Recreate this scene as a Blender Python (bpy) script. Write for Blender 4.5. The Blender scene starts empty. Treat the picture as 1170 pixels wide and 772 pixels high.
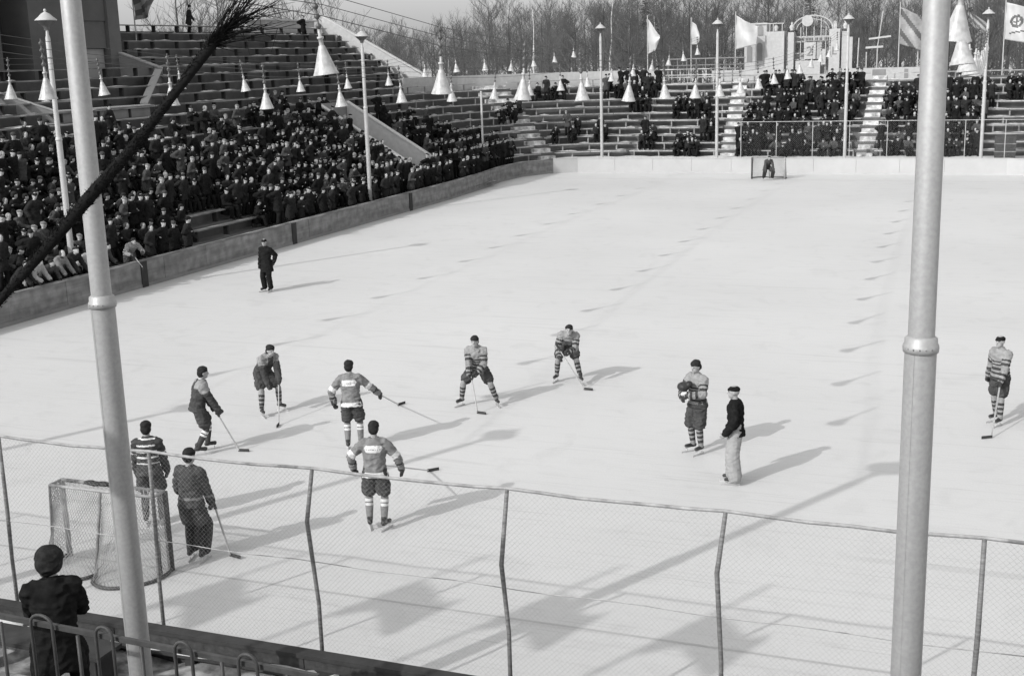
import bpy, math, random
import numpy as np
from mathutils import Vector, Matrix
R = math.radians
rnd = random.Random(7)
scene = bpy.context.scene
col = scene.collection

# ------------------------------------------------------------------ camera
CAM_Z = 7.388464
F_PX, PITCH, ROLL, YAW = 1407.6409, 0.223914, -0.029658, 0.372502
_cy, _sy = math.cos(YAW), math.sin(YAW)
_fw = Vector((-_sy, _cy, 0)); _rt = Vector((_cy, _sy, 0)); _up = Vector((0, 0, 1))
_F = _fw*math.cos(PITCH) - _up*math.sin(PITCH); _U = _up*math.cos(PITCH) + _fw*math.sin(PITCH)
_R2 = _rt*math.cos(ROLL) + _U*math.sin(ROLL); _U2 = _U*math.cos(ROLL) - _rt*math.sin(ROLL)
cd = bpy.data.cameras.new('camera'); cam = bpy.data.objects.new('camera', cd); col.objects.link(cam)
cd.sensor_width = 36; cd.lens = F_PX/1170*36; cd.clip_start = .1; cd.clip_end = 3000
m = Matrix((_R2, _U2, -_F)).transposed().to_4x4(); m.translation = (0, 0, CAM_Z); cam.matrix_world = m
scene.camera = cam

# ------------------------------------------------------------------ helpers
def tag(o, label=None, cat=None, group=None, kind=None):
    if label: o['label'] = label
    if cat: o['category'] = cat
    if group: o['group'] = group
    if kind: o['kind'] = kind
    return o
def empty(name, loc=(0,0,0), rz=0, label=None, cat=None, group=None):
    o = bpy.data.objects.new(name, None); col.objects.link(o); o.location = loc; o.rotation_euler = (0,0,rz)
    o.empty_display_size = .2
    return tag(o, label, cat, group)
def link_mesh(name, me, parent=None):
    o = bpy.data.objects.new(name, me); col.objects.link(o)
    if parent: o.parent = parent
    return o
def copy_tree(o, parent=None):
    c = o.copy(); col.objects.link(c)
    if parent: c.parent = parent
    for ch in list(o.children): copy_tree(ch, c)
    return c

def basis(d):
    d = Vector(d).normalized()
    a = Vector((0,0,1)) if abs(d.z) < .9 else Vector((1,0,0))
    u = d.cross(a).normalized(); return u, d.cross(u).normalized()

class MB:
    def __init__(s, off=(0,0,0)): s.v=[]; s.f=[]; s.m=[]; s.off=Vector(off)
    def add(s, vs, fs, mi=0):
        b=len(s.v); s.v += [tuple(Vector(p)-s.off) for p in vs]; s.f += [tuple(i+b for i in f) for f in fs]; s.m += [mi]*len(fs)
    def box(s, lo, hi, mi=0):
        x0,y0,z0=lo; x1,y1,z1=hi
        s.add([(x0,y0,z0),(x1,y0,z0),(x1,y1,z0),(x0,y1,z0),(x0,y0,z1),(x1,y0,z1),(x1,y1,z1),(x0,y1,z1)],
              [(0,3,2,1),(4,5,6,7),(0,1,5,4),(1,2,6,5),(2,3,7,6),(3,0,4,7)], mi)
    def bar(s, p0, p1, w, h, up=(0,0,1), mi=0):
        p0=Vector(p0); p1=Vector(p1); d=(p1-p0).normalized(); u=d.cross(Vector(up)).normalized(); v=u.cross(d).normalized()
        vs=[]
        for p in (p0,p1):
            for a,b in ((-1,-1),(1,-1),(1,1),(-1,1)): vs.append(p+u*(a*w/2)+v*(b*h/2))
        s.add(vs,[(0,1,2,3),(7,6,5,4),(0,4,5,1),(1,5,6,2),(2,6,7,3),(3,7,4,0)],mi)
    def tube(s, pts, rs, n=8, mi=0, caps=True):
        pts=[Vector(p) for p in pts]
        if not isinstance(rs,(list,tuple)): rs=[rs]*len(pts)
        vs=[]; fs=[]; u0=None
        for i,p in enumerate(pts):
            d=(pts[min(i+1,len(pts)-1)]-pts[max(i-1,0)])
            if d.length<1e-9: d=Vector((0,0,1))
            d.normalize()
            if u0 is None: u,v=basis(d)
            else:
                u=(u0-d*u0.dot(d))
                if u.length<1e-6: u,v=basis(d)
                u.normalize(); v=d.cross(u)
            u0=u
            for k in range(n):
                a=2*math.pi*k/n; vs.append(p+u*(rs[i]*math.cos(a))+v*(rs[i]*math.sin(a)))
        for i in range(len(pts)-1):
            for k in range(n):
                a=i*n+k; b=i*n+(k+1)%n; fs.append((a,b,b+n,a+n))
        if caps: fs.append(tuple(range(n))[::-1]); fs.append(tuple((len(pts)-1)*n+k for k in range(n)))
        s.add(vs,fs,mi)
    def lathe(s, prof, c=(0,0,0), n=20, mi=0):
        s.tube([(c[0],c[1],c[2]+z+i*1e-6) for i,(r,z) in enumerate(prof)], [r for r,z in prof], n, mi) if False else s._lathe(prof,c,n,mi)
    def _lathe(s, prof, c, n, mi):
        vs=[]; fs=[]
        for r,z in prof:
            for k in range(n):
                a=2*math.pi*k/n; vs.append((c[0]+r*math.cos(a), c[1]+r*math.sin(a), c[2]+z))
        for i in range(len(prof)-1):
            for k in range(n):
                a=i*n+k; b=i*n+(k+1)%n; fs.append((a,b,b+n,a+n))
        s.add(vs,fs,mi)
    def prism(s, poly, n_vec, mi=0):          # planar polygon extruded by a vector
        k=len(poly); a=[Vector(p) for p in poly]; b=[p+Vector(n_vec) for p in a]
        s.add(a+b,[tuple(range(k))[::-1],tuple(range(k,2*k))]+[(i,(i+1)%k,(i+1)%k+k,i+k) for i in range(k)],mi)
    def ellipsoid(s, c, rx, ry, rz, M=None, n=14, mi=0):
        vs=[]; fs=[]; c=Vector(c); M = M or Matrix.Identity(3); h=n//2
        for i in range(h+1):
            t=math.pi*(.02+.96*i/h)
            for k in range(n):
                a=2*math.pi*k/n; vs.append(c+M@Vector((rx*math.sin(t)*math.cos(a), ry*math.sin(t)*math.sin(a), -rz*math.cos(t))))
        for i in range(h):
            for k in range(n):
                a=i*n+k; b=i*n+(k+1)%n; fs.append((a,b,b+n,a+n))
        fs.append(tuple(range(n))[::-1]); fs.append(tuple(h*n+k for k in range(n))); s.add(vs,fs,mi)
    def cap(s, p0, p1, r0, r1, n=12, mi=0):   # tapered capsule
        p0=Vector(p0); p1=Vector(p1); d=(p1-p0); L=d.length or 1e-6; d=d/L
        pts=[]; rs=[]
        for a in (-1,-.8,-.45): pts.append(p0+d*r0*a); rs.append(r0*math.sqrt(max(0,1-a*a))+.15*r0*(a==-1))
        pts+= [p0,p1]; rs+=[r0,r1]
        for a in (.45,.8,1): pts.append(p1+d*r1*a); rs.append(r1*math.sqrt(max(0,1-a*a))+.15*r1*(a==1))
        s.tube(pts,rs,n,mi)
    def rings(s, rings, n=16, mi=0):          # loft: (centre, uvec, vvec)
        vs=[]; fs=[]
        for c,u,v in rings:
            for k in range(n):
                a=2*math.pi*k/n; vs.append(Vector(c)+Vector(u)*math.cos(a)+Vector(v)*math.sin(a))
        for i in range(len(rings)-1):
            for k in range(n):
                a=i*n+k; b=i*n+(k+1)%n; fs.append((a,b,b+n,a+n))
        fs.append(tuple(range(n))[::-1]); fs.append(tuple((len(rings)-1)*n+k for k in range(n))); s.add(vs,fs,mi)
    def mesh(s, name, mats, smooth=False):
        me=bpy.data.meshes.new(name); me.from_pydata(s.v,[],s.f)
        for mt in mats: me.materials.append(mt)
        if len(mats)>1: me.polygons.foreach_set('material_index', s.m)
        if smooth: me.polygons.foreach_set('use_smooth',[True]*len(me.polygons))
        me.update(); return me
    def build(s, name, mats, parent=None, smooth=False):
        if not isinstance(mats,(list,tuple)): mats=[mats]
        return link_mesh(name, s.mesh(name,mats,smooth), parent)

# ------------------------------------------------------------------ materials
def mat(name, base, rough=.8, var=.15, scale=3., bump=0., metal=0., spec=.3, coord='Object', stretch=(1,1,1), scale2=None, var2=0):
    m=bpy.data.materials.new(name); m.use_nodes=True; nt=m.node_tree; N=nt.nodes; L=nt.links
    b=N['Principled BSDF']; b.inputs['Roughness'].default_value=rough; b.inputs['Metallic'].default_value=metal
    b.inputs['Specular IOR Level'].default_value=spec
    tc=N.new('ShaderNodeTexCoord'); mp=N.new('ShaderNodeMapping'); mp.inputs['Scale'].default_value=stretch
    L.new(tc.outputs[coord],mp.inputs['Vector'])
    n=N.new('ShaderNodeTexNoise'); n.inputs['Scale'].default_value=scale; n.inputs['Detail'].default_value=6; n.inputs['Roughness'].default_value=.65
    L.new(mp.outputs[0],n.inputs['Vector'])
    r=N.new('ShaderNodeMapRange'); r.inputs['From Min'].default_value=.3; r.inputs['From Max'].default_value=.7
    r.inputs['To Min'].default_value=base*(1-var); r.inputs['To Max'].default_value=min(.95,base*(1+var))
    L.new(n.outputs[0],r.inputs['Value']); out=r.outputs[0]
    if scale2:
        n2=N.new('ShaderNodeTexNoise'); n2.inputs['Scale'].default_value=scale2; n2.inputs['Detail'].default_value=4
        L.new(tc.outputs[coord],n2.inputs['Vector'])
        r2=N.new('ShaderNodeMapRange'); r2.inputs['From Min'].default_value=.35; r2.inputs['From Max'].default_value=.65
        r2.inputs['To Min'].default_value=1-var2; r2.inputs['To Max'].default_value=1
        L.new(n2.outputs[0],r2.inputs['Value'])
        mu=N.new('ShaderNodeMath'); mu.operation='MULTIPLY'; L.new(out,mu.inputs[0]); L.new(r2.outputs[0],mu.inputs[1]); out=mu.outputs[0]
    cc=N.new('ShaderNodeCombineColor')
    for i in range(3): L.new(out,cc.inputs[i])
    L.new(cc.outputs[0],b.inputs['Base Color'])
    if bump:
        bp=N.new('ShaderNodeBump'); bp.inputs['Strength'].default_value=bump; bp.inputs['Distance'].default_value=.03
        L.new(n.outputs[0],bp.inputs['Height']); L.new(bp.outputs[0],b.inputs['Normal'])
    return m
M={}
M['concrete']=mat('aged_concrete',.12,.9,.25,1.2,.2,scale2=.25,var2=.3)
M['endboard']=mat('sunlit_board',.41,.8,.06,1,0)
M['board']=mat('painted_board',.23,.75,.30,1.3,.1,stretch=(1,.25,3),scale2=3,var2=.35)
M['wood']=mat('weathered_plank',.30,.85,.45,5,.2,stretch=(1,.15,1),scale2=.9,var2=.6)
M['wood_far']=mat('snowy_plank',.40,.85,.4,2.2,.2,scale2=.5,var2=.4)
M['wood_dark']=mat('dark_plank',.04,.9,.3,4,.2)
M['snow']=mat('snow',.53,.9,.10,.9,.5,scale2=9,var2=.12)
M['snow_dirty']=mat('trampled_snow',.36,.95,.75,1.1,.7,scale2=5,var2=.75)
M['pole']=mat('silver_painted_steel',.36,.5,.07,2.5,.03,metal=.25,spec=.4,scale2=30,var2=.12,stretch=(1,1,.35))
M['pole_far']=mat('pale_painted_steel',.40,.5,.1,3,0,spec=.4)
M['lamp']=mat('white_enamel',.46,.4,.10,6,0,spec=.5,scale2=14,var2=.3)
M['insul']=mat('brown_porcelain',.09,.4,.2,8)
M['wire']=mat('dark_wire',.07,.6,.2,5)
M['mesh']=mat('galvanized_wire',.34,.6,.3,9,metal=.2)
M['rail']=mat('dark_iron',.06,.55,.3,9,.1)
M['fpost']=mat('fence_steel',.17,.6,.5,9,.2,stretch=(1,1,4))
M['frail']=mat('worn_fence_rail',.30,.6,.4,6,.2,stretch=(1,1,1))
M['white']=mat('white_paint',.44,.7,.06,2,.05,scale2=5,var2=.12)
M['bldg']=mat('dark_stucco',.12,.9,.15,.7,.1,scale2=.2,var2=.3)
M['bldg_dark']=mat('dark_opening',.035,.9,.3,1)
M['bldg_light']=mat('pale_panel',.34,.8,.1,1)
M['grey']=mat('grey_wall',.22,.85,.15,1,.1)
M['skin']=mat('skin',.30,.55,.08,14)
M['hair']=mat('hair',.025,.6,.3,30,.3,spec=.04)
M['black']=mat('black_cloth',.014,.95,.35,12,.3,spec=.04)
M['coat']=mat('charcoal_cloth',.024,.95,.3,10,.3,spec=.04)
M['coat2']=mat('grey_cloth',.06,.95,.3,10,.3,spec=.04)
M['coat3']=mat('pale_cloth',.30,.95,.2,10,.3)
M['knit']=mat('mid_grey_knit',.18,.95,.25,12,.4)
M['knit_l']=mat('light_grey_knit',.24,.95,.2,12,.4)
M['band']=mat('dark_knit_band',.05,.95,.2,12,.4,spec=.04)
M['whiteknit']=mat('white_knit',.58,.95,.1,12,.4)
M['shorts']=mat('dark_shorts_cloth',.06,.95,.3,9,.4,spec=.04)
M['tights']=mat('grey_tights',.22,.95,.2,12,.3)
M['leather']=mat('black_leather',.03,.5,.3,15,.2)
M['trouser']=mat('pale_trouser_cloth',.30,.95,.12,6,.6)
M['steel']=mat('skate_steel',.6,.3,.05,5,metal=.8)
M['stick']=mat('stick_wood',.34,.6,.2,6,stretch=(1,1,.2))
M['stickw']=mat('white_stick_wood',.50,.6,.1,6)
M['tape']=mat('black_tape',.04,.8,.2,20)
M['net']=mat('net_cord',.34,.9,.25,9)
M['goal']=mat('painted_goal_pipe',.20,.5,.5,7,.1)
M['goal_d']=mat('dark_goal_post',.07,.6,.4,9,.1)
M['flag']=mat('white_flag_cloth',.52,.9,.1,1.5)
M['flag_g']=mat('grey_flag_cloth',.30,.9,.3,1.5)
M['flag_d']=mat('dark_flag_print',.12,.9,.3,1.5)
M['bark']=mat('tree_bark',.06,.95,.35,3,.4,stretch=(1,1,.3))
M['twig']=mat('twigs',.10,.95,.25,1.5,spec=.04)
M['birch']=mat('birch_bark',.42,.9,.4,3,.2)
M['needle']=mat('needles',.045,.95,.4,1.2,spec=.04)
M['branch']=mat('black_bark',.012,.95,.3,12,.5,spec=.04)

# ice: bright, scuffed, faintly marked by blades
def ice_mat():
    m=bpy.data.materials.new('scuffed_ice'); m.use_nodes=True; nt=m.node_tree; N=nt.nodes; L=nt.links; b=N['Principled BSDF']
    b.inputs['Roughness'].default_value=.55; b.inputs['Specular IOR Level'].default_value=.35
    tc=N.new('ShaderNodeTexCoord')
    def noise(sc,det,stretch,rot=0,dist=0):
        mp=N.new('ShaderNodeMapping'); mp.inputs['Scale'].default_value=stretch; mp.inputs['Rotation'].default_value=(0,0,rot)
        L.new(tc.outputs['Object'],mp.inputs[0]); n=N.new('ShaderNodeTexNoise'); n.inputs['Scale'].default_value=sc
        n.inputs['Detail'].default_value=det; n.inputs['Distortion'].default_value=dist; L.new(mp.outputs[0],n.inputs['Vector']); return n.outputs[0]
    def rng(o,a,b_,c,d):
        r=N.new('ShaderNodeMapRange'); r.inputs['From Min'].default_value=a; r.inputs['From Max'].default_value=b_
        r.inputs['To Min'].default_value=c; r.inputs['To Max'].default_value=d; L.new(o,r.inputs['Value']); return r.outputs[0]
    def mul(a,b_):
        x=N.new('ShaderNodeMath'); x.operation='MULTIPLY'; L.new(a,x.inputs[0]); L.new(b_,x.inputs[1]); return x.outputs[0]
    o=rng(noise(.12,4,(1,1,1)),.35,.65,.51,.55)
    o=mul(o,rng(noise(1.1,7,(1,1,1),0,1.2),.55,.74,1,.92))          # smudges
    o=mul(o,rng(noise(34,3,(1,1,1)),.35,.65,.96,1.03))              # fine speckle
    for a_ in (.2,-.5,1.1,-1.25,.75): o=mul(o,rng(noise(2.2,2,(.16,9,1),a_,.25),.66,.70,1,.90))   # fine skate cuts
    o=mul(o,rng(noise(1.3,3,(.12,2.6,1),.5,.6),.66,.72,1,.90))      # long blade marks
    o=mul(o,rng(noise(1.5,3,(.12,3.0,1),-.9,.6),.67,.72,1,.91))
    o=mul(o,rng(noise(1.2,3,(.10,2.2,1),1.4,.8),.67,.72,1,.92))
    cc=N.new('ShaderNodeCombineColor')
    for i in range(3): L.new(o,cc.inputs[i])
    L.new(cc.outputs[0],b.inputs['Base Color'])
    bp=N.new('ShaderNodeBump'); bp.inputs['Strength'].default_value=.25; bp.inputs['Distance'].default_value=.02
    L.new(noise(6,6,(1,1,1)),bp.inputs['Height']); L.new(bp.outputs[0],b.inputs['Normal'])
    return m
M['ice']=ice_mat()

# ------------------------------------------------------------------ light and sky
SUN_EL=R(31.8); SUN_H=Vector((.455,.890)).normalized()      # horizontal travel of the light
w=bpy.data.worlds.new('World'); scene.world=w; w.use_nodes=True; nt=w.node_tree
bg=nt.nodes['Background']; sky=nt.nodes.new('ShaderNodeTexSky'); sky.sky_type='NISHITA'; sky.sun_disc=False
sky.sun_elevation=SUN_EL; sky.sun_rotation=math.atan2(-SUN_H.x,-SUN_H.y); sky.air_density=1.2; sky.dust_density=4; sky.ozone_density=1
bw=nt.nodes.new('ShaderNodeRGBToBW'); nt.links.new(sky.outputs[0],bw.inputs[0])
veil=nt.nodes.new('ShaderNodeMath'); veil.operation='ADD'; veil.inputs[1].default_value=2.45      # thin high cloud: an even grey veil over the blue
nt.links.new(bw.outputs[0],veil.inputs[0]); nt.links.new(veil.outputs[0],bg.inputs['Color'])
bg.inputs['Strength'].default_value=.15
sl=bpy.data.lights.new('sun','SUN'); sl.energy=2.8; sl.angle=R(.5); sl.color=(1,.995,.985)
so=bpy.data.objects.new('sun',sl); col.objects.link(so)
dv=Vector((SUN_H.x*math.cos(SUN_EL),SUN_H.y*math.cos(SUN_EL),-math.sin(SUN_EL)))
so.rotation_euler=dv.to_track_quat('-Z','Y').to_euler(); so.location=(-20,-20,30)
scene.view_settings.view_transform='Standard'; scene.view_settings.look='None'; scene.view_settings.exposure=0; scene.view_settings.gamma=1
scene.cycles.max_bounces=5; scene.cycles.diffuse_bounces=3

# ------------------------------------------------------------------ ground, ice, snow
mb=MB(); mb.add([(-500,-200,-.25),(500,-200,-.25),(500,900,-.25),(-500,900,-.25)],[(0,1,2,3)]); tag(mb.build('ground',M['snow']),kind='structure')
W=-27.1; BH=.943; NB=11.05; FBY=76.3; EX=2.9
rink=[(W+2,NB),(W+.6,NB+.6),(W,NB+2),(W,61),(-27.35,66),(-27.75,70),(-27.55,73.2),(-26.3,75.5),(-24.9,FBY),(0,FBY),(EX-2,FBY),(EX-.6,FBY-.6),(EX,FBY-2),(EX,NB+2),(EX-.6,NB+.6),(EX-2,NB)]
mb=MB(); mb.add([(x,y,0) for x,y in rink],[tuple(range(len(rink)))[::-1]])
o=mb.build('ice_rink',M['ice']); tag(o,kind='structure')
# painted lines on the ice
mb=MB(); M['line']=mat('faded_rink_line',.40,.6,.06,3,0)
mb.add([(W+.4,14.27,.004),(EX-.4,14.27,.004),(EX-.4,14.32,.004),(W+.4,14.32,.004)],[(0,1,2,3)])
mb.add([(W+.4,72.3,.004),(EX-.4,72.3,.004),(EX-.4,72.36,.004),(W+.4,72.36,.004)],[(0,1,2,3)])
tag(mb.build('goal_line_markings',M['line']),kind='structure')

def offset_poly(poly, d):
    n=len(poly); out=[]
    for i in range(n):
        p0=Vector(poly[i-1]); p1=Vector(poly[i]); p2=Vector(poly[(i+1)%n])
        a=(p1-p0).normalized(); b=(p2-p1).normalized(); na=Vector((-a.y,a.x)); nb=Vector((-b.y,b.x))
        k=(na+nb); k=k/max(.3,(1+na.dot(nb))); out.append(tuple(p1+k*d))
    return out
# boards: each side its own thing (panels butt at the corners)
def board_run(name, pts, label, mats, post_every=6.0, th=.11, cap_m='board'):
    root=empty(name,(pts[0][0],pts[0][1],0),0,label,'rink boards'); off=root.location
    outer=[]
    for i,p in enumerate(pts):
        p=Vector(p); a=(p-Vector(pts[i-1])).normalized() if i>0 else None; b=(Vector(pts[i+1])-p).normalized() if i<len(pts)-1 else None
        a=a or b; b=b or a; na=Vector((-a.y,a.x)); nb=Vector((-b.y,b.x)); k=(na+nb)/max(.3,(1+na.dot(nb))); outer.append(k)
    def strip(mb,z0,z1,d0,d1):
        vs=[];n=len(pts)
        for i in range(n):
            p=Vector(pts[i])
            for d,z in ((d0,z0),(d0,z1),(d1,z1),(d1,z0)):
                q=p+outer[i]*d; vs.append((q.x,q.y,z))
        fs=[]
        for i in range(n-1):
            for k in range(4): fs.append((i*4+k,i*4+(k+1)%4,(i+1)*4+(k+1)%4,(i+1)*4+k))
        fs+=[(3,2,1,0),tuple((n-1)*4+k for k in range(4))]
        mb.add(vs,fs)
    def panel(p,q,na,nb_,mt,nm,z0,z1,d0,d1):
        b=MB(off); vs=[]
        for r_,n_ in ((p,na),(q,nb_)):
            for d,z in ((d0,z0),(d0,z1),(d1,z1),(d1,z0)): g=r_+n_*d; vs.append((g.x,g.y,z))
        b.add(vs,[(k,(k+1)%4,4+(k+1)%4,4+k) for k in range(4)]+[(3,2,1,0),(4,5,6,7)]); b.build(nm,mt,root)
    for i in range(len(pts)-1):
        p=Vector(pts[i]); q=Vector(pts[i+1]); L=(q-p).length; d=(q-p).normalized(); nn=Vector((-d.y,d.x)); n=max(1,round(L/2.5))
        for j in range(n):
            a=p+d*(L*j/n+(.006 if j else 0)); c=p+d*(L*(j+1)/n-(.006 if j<n-1 else 0)); o_=rnd.uniform(-.006,.006)
            panel(a,c,outer[i] if j==0 else nn,outer[i+1] if j==n-1 else nn,mats[0],'panel',-.2,BH-.05,o_ if 0<j<n-1 else 0,th)
    b=MB(off); strip(b,BH-.05,BH,-.02,th+.03); b.build('top_rail',mats[1],root)
    b=MB(off); strip(b,0.0,.12,-.022,-.010); b.build('kick_strip',mats[2],root)
    return root
# left pts run so that outward normal (left of travel) is outside: travel from near to far has left = -X
left=[rink[1],rink[2],rink[3],rink[4],rink[5],rink[6],rink[7]]
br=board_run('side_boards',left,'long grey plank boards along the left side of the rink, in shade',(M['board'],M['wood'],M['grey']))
for y in (34.6,44.6,55.9): b=MB(br.location); b.box((W+.008,y-.16,.0),(W+.045,y+.16,BH-.052)); b.build('dark_brace',M['wood_dark'],br)
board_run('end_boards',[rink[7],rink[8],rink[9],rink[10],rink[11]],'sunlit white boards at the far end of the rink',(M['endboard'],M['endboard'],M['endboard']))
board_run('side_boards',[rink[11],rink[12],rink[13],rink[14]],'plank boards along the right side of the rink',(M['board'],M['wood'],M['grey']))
nb=board_run('end_boards',[rink[14],rink[15],rink[0],rink[1]],'dark boards at the near end of the rink under the wire fence',(M['coat2'],M['wood_dark'],M['grey']))
b=MB(nb.location)                                             # outer ledge and struts of the near boards
b.box((W+2,NB-.30,.74),(EX-2,NB-.125,.77)); 
for i in range(14): x=-24+i*1.95; b.box((x,NB-.26,-.2),(x+.09,NB-.13,.738))
b.build('ledge',M['wood_dark'],nb)
b=MB(); rq=random.Random(31)
for i in range(70):
    x=-24+26*rq.random(); L=.08+.4*rq.random()**2; n=9; b.add([(x+L*(1+.3*math.sin(3*t+i))*math.cos(t),NB-.215+.07*(1+.3*math.sin(2*t+i))*math.sin(t),.772) for t in [2*math.pi*k/n for k in range(n)]]+[(x,NB-.215,.80)],[(k,(k+1)%n,n) for k in range(n)])
tag(b.build('ledge_snow',M['snow']),kind='stuff')

# snow behind the far boards and on the near walkway
def bumpy(name, x0,x1,y0,y1,z,amp,mt,nx=60,ny=14,base=-.3,label=None):
    mb=MB(); vs=[]; r2=random.Random(3)
    import mathutils
    for j in range(ny+1):
        for i in range(nx+1):
            x=x0+(x1-x0)*i/nx; y=y0+(y1-y0)*j/ny
            vs.append((x,y,z+amp*mathutils.noise.fractal(Vector((x*.9,y*.9,z)),.8,2,4)))
    fs=[(j*(nx+1)+i,j*(nx+1)+i+1,(j+1)*(nx+1)+i+1,(j+1)*(nx+1)+i) for j in range(ny) for i in range(nx)]
    mb.add(vs,fs); o=mb.build(name,mt,smooth=True); tag(o,kind='structure'); return o
M['aisle']=mat('trodden_snow_steps',.62,.95,.5,3,.7,scale2=2.2,var2=.6)
bumpy('snow_bank',-31,6,76.45,79.3,.80,.06,M['snow'],80,8)
bumpy('snow_walkway',-26,4,8.56,NB-.131,.60,.10,M['snow_dirty'],200,24)
mb=MB(); mb.add([(-26.5,8.9,.16),(-26.5,8.4,.16),(4,8.4,.16),(4,8.9,.16)],[(0,1,2,3)]); 
bumpy('snow_corner',-31.5,-27.9,68,80,.62,.05,M['snow'],14,40)
mb=MB(); mb.add([(W-.12,20,.30),(W-.12,68,.30),(-28.45,68,.30),(-28.45,20,.30)],[(0,1,2,3)]); tag(mb.build('side_walkway',M['snow_dirty']),kind='structure')

# ------------------------------------------------------------------ grandstands
RISE,RUN,Z0=.45,.8,.70
CX,CYc,R0=-22.4,73.0,6.0
def zrow(k): return Z0+RISE*k
def side_tiers(mb, k0, k1, ys):                   # straight tiers of the left stand, rows k0..k1-1; ys(k) -> list of (y0,y1)
    for k in range(k0,k1):
        d=RUN*k; x0=-28.4-d; x1=x0-RUN; z=zrow(k)
        for y0,y1 in ys(k): mb.box((x1-.02,y0,z-1.2),(x0,y1,z))
def side_ys(k):
    if 1<=k<=7: return [(20,60.55),(63.65,73)]
    if k<=10: return [(20,73)]
    if k<=14: return [(24,79)]
    return [(24,37.2),(54.0,79)]
root=empty('grandstand',(-36,48,0),0,'long left grandstand with bare upper benches and a packed lower half','grandstand')
b=MB(root.location); side_tiers(b,0,20,side_ys); b.build('concrete_tiers',M['concrete'],root)
b=MB(root.location)
for y0,y1 in ((20,41),(54.2,79)): b.box((-44.9,y0,6),(-44.45,y1,zrow(19)+.12))
b.build('back_parapet',M['concrete'],root)
for k in range(0,20):
    x=-28.4-RUN*k-.42; z=zrow(k)
    for y0,y1 in side_ys(k):
        y0+=.1; y1-=.1
        b=MB(root.location); y=y0
        while y<y1-.5:
            L=min(3.9+rnd.random()*.3,y1-y); dz=rnd.uniform(-.010,.010); dx=rnd.uniform(-.015,.015)
            b.box((x-.17+dx,y,z+.40+dz),(x+.13+dx,y+L+.02,z+.45+dz)); y+=L
        y=y0+.4
        while y<y1: b.box((x-.13,y,z),(x+.08,y+.09,z+.405),1); y+=2.1+.3*rnd.random()
        b.build('bench',[M['wood'],M['wood_dark']],root)
# corner section and far grandstand share the curve
def arc_pt(r,th): return (CX+r*math.cos(th),CYc+r*math.sin(th))
TH=[math.pi-(i/14)*(math.pi/2) for i in range(15)]
AIS0,AIS1=R(144),R(134)
def arc_tiers(b,r0,r1,zt,zb,ths):
    n=len(ths); vs=[]
    for t in ths:
        for r,z in ((r0,zb),(r0,zt),(r1,zt),(r1,zb)): x,y=arc_pt(r,t); vs.append((x,y,z))
    fs=[]
    for i in range(n-1):
        for k in range(4): fs.append((i*4+k,i*4+(k+1)%4,(i+1)*4+(k+1)%4,(i+1)*4+k))
    fs+=[(3,2,1,0),tuple((n-1)*4+k for k in range(4))]; b.add(vs,fs)
root=empty('grandstand',(-30,80,0),0,'curved corner grandstand of snowy benches left of the snow covered steps','grandstand')
b=MB(root.location)
for k in range(11):
    arc_tiers(b,R0+RUN*k,R0+RUN*(k+1)+.02,zrow(k),zrow(k)-1.2,TH)
b.build('concrete_tiers',M['concrete'],root)
def arc_bench(k,t0,t1,root):
    b=MB(root.location); r=R0+RUN*k+.42; z=zrow(k); n=max(2,int(abs(t1-t0)*r/1.7))
    for i in range(n):
        a=t0+(t1-t0)*i/n; c=t0+(t1-t0)*(i+.97)/n; dz=rnd.uniform(-.01,.01)
        arc_tiers(b,r-.13,r+.16,z+.45+dz,z+.40+dz,[a,(a+c)/2,c])
        p=arc_pt(r,(a+c)/2); b.tube([(p[0],p[1],z),(p[0],p[1],z+.39)],.05,4)
    b.build('bench',M['wood_far'],root)
for k in range(11): arc_bench(k,math.pi-.01,AIS0,root)
for k in range(11): arc_bench(k,AIS1,R(90.5),root)
b=MB(root.location)                                # snowy stairs in the aisle
for k in range(11):
    for h in (0,1):
        r=R0+RUN*k+h*.4; z=zrow(k)+.02+h*.2+(.0 if h==0 else .03)
        if h==0: arc_tiers(b,r+.01,r+.41,z,z-.02+.001,[AIS0,AIS1]) 
        else: arc_tiers(b,r,r+.42,z,zrow(k)+.001,[AIS0,AIS1])
b.build('aisle_steps',M['aisle'],root)
b=MB(root.location)
arc_tiers(b,R0+RUN*11+.3,R0+RUN*11+.45,zrow(10)+1.0,2,[t for t in TH[2:]]); b.build('back_parapet',M['white'],root)

root=empty('grandstand',(-9,83,0),0,'low grandstand of grey benches behind the far goal','grandstand')
FX1=9.0
b=MB(root.location)
for k in range(11): b.box((CX,79+RUN*k,zrow(k)-1.2),(FX1,79+RUN*(k+1)+.02,zrow(k)))
b.build('concrete_tiers',M['concrete'],root)
AX=[(-16.3,-15.3,-17.0,-16.0),(-7.8,-6.8,-7.7,-6.7)]
def fseg(k):
    f=k/10; a=[(l0+(u0-l0)*f,l1+(u1-l1)*f) for l0,l1,u0,u1 in AX]
    return [(CX+.1,a[0][0]-.1),(a[0][1]+.1,a[1][0]-.1),(a[1][1]+.1,FX1)]
for k in range(11):
    y=79+RUN*k+.42; z=zrow(k)
    for x0,x1 in fseg(k):
        b=MB(root.location); x=x0
        while x<x1-.4:
            L=min(3.4+rnd.random()*.6,x1-x); dz=rnd.uniform(-.015,.015)
            b.box((x,y-.13,z+.40+dz),(x+L+.02,y+.17,z+.46+dz)); x+=L
        x=x0+.3
        while x<x1: b.box((x,y-.11,z),(x+.08,y+.08,z+.405),1); x+=1.45+.5*rnd.random()
        b.build('bench',[M['wood_far'],M['wood']],root)
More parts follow.
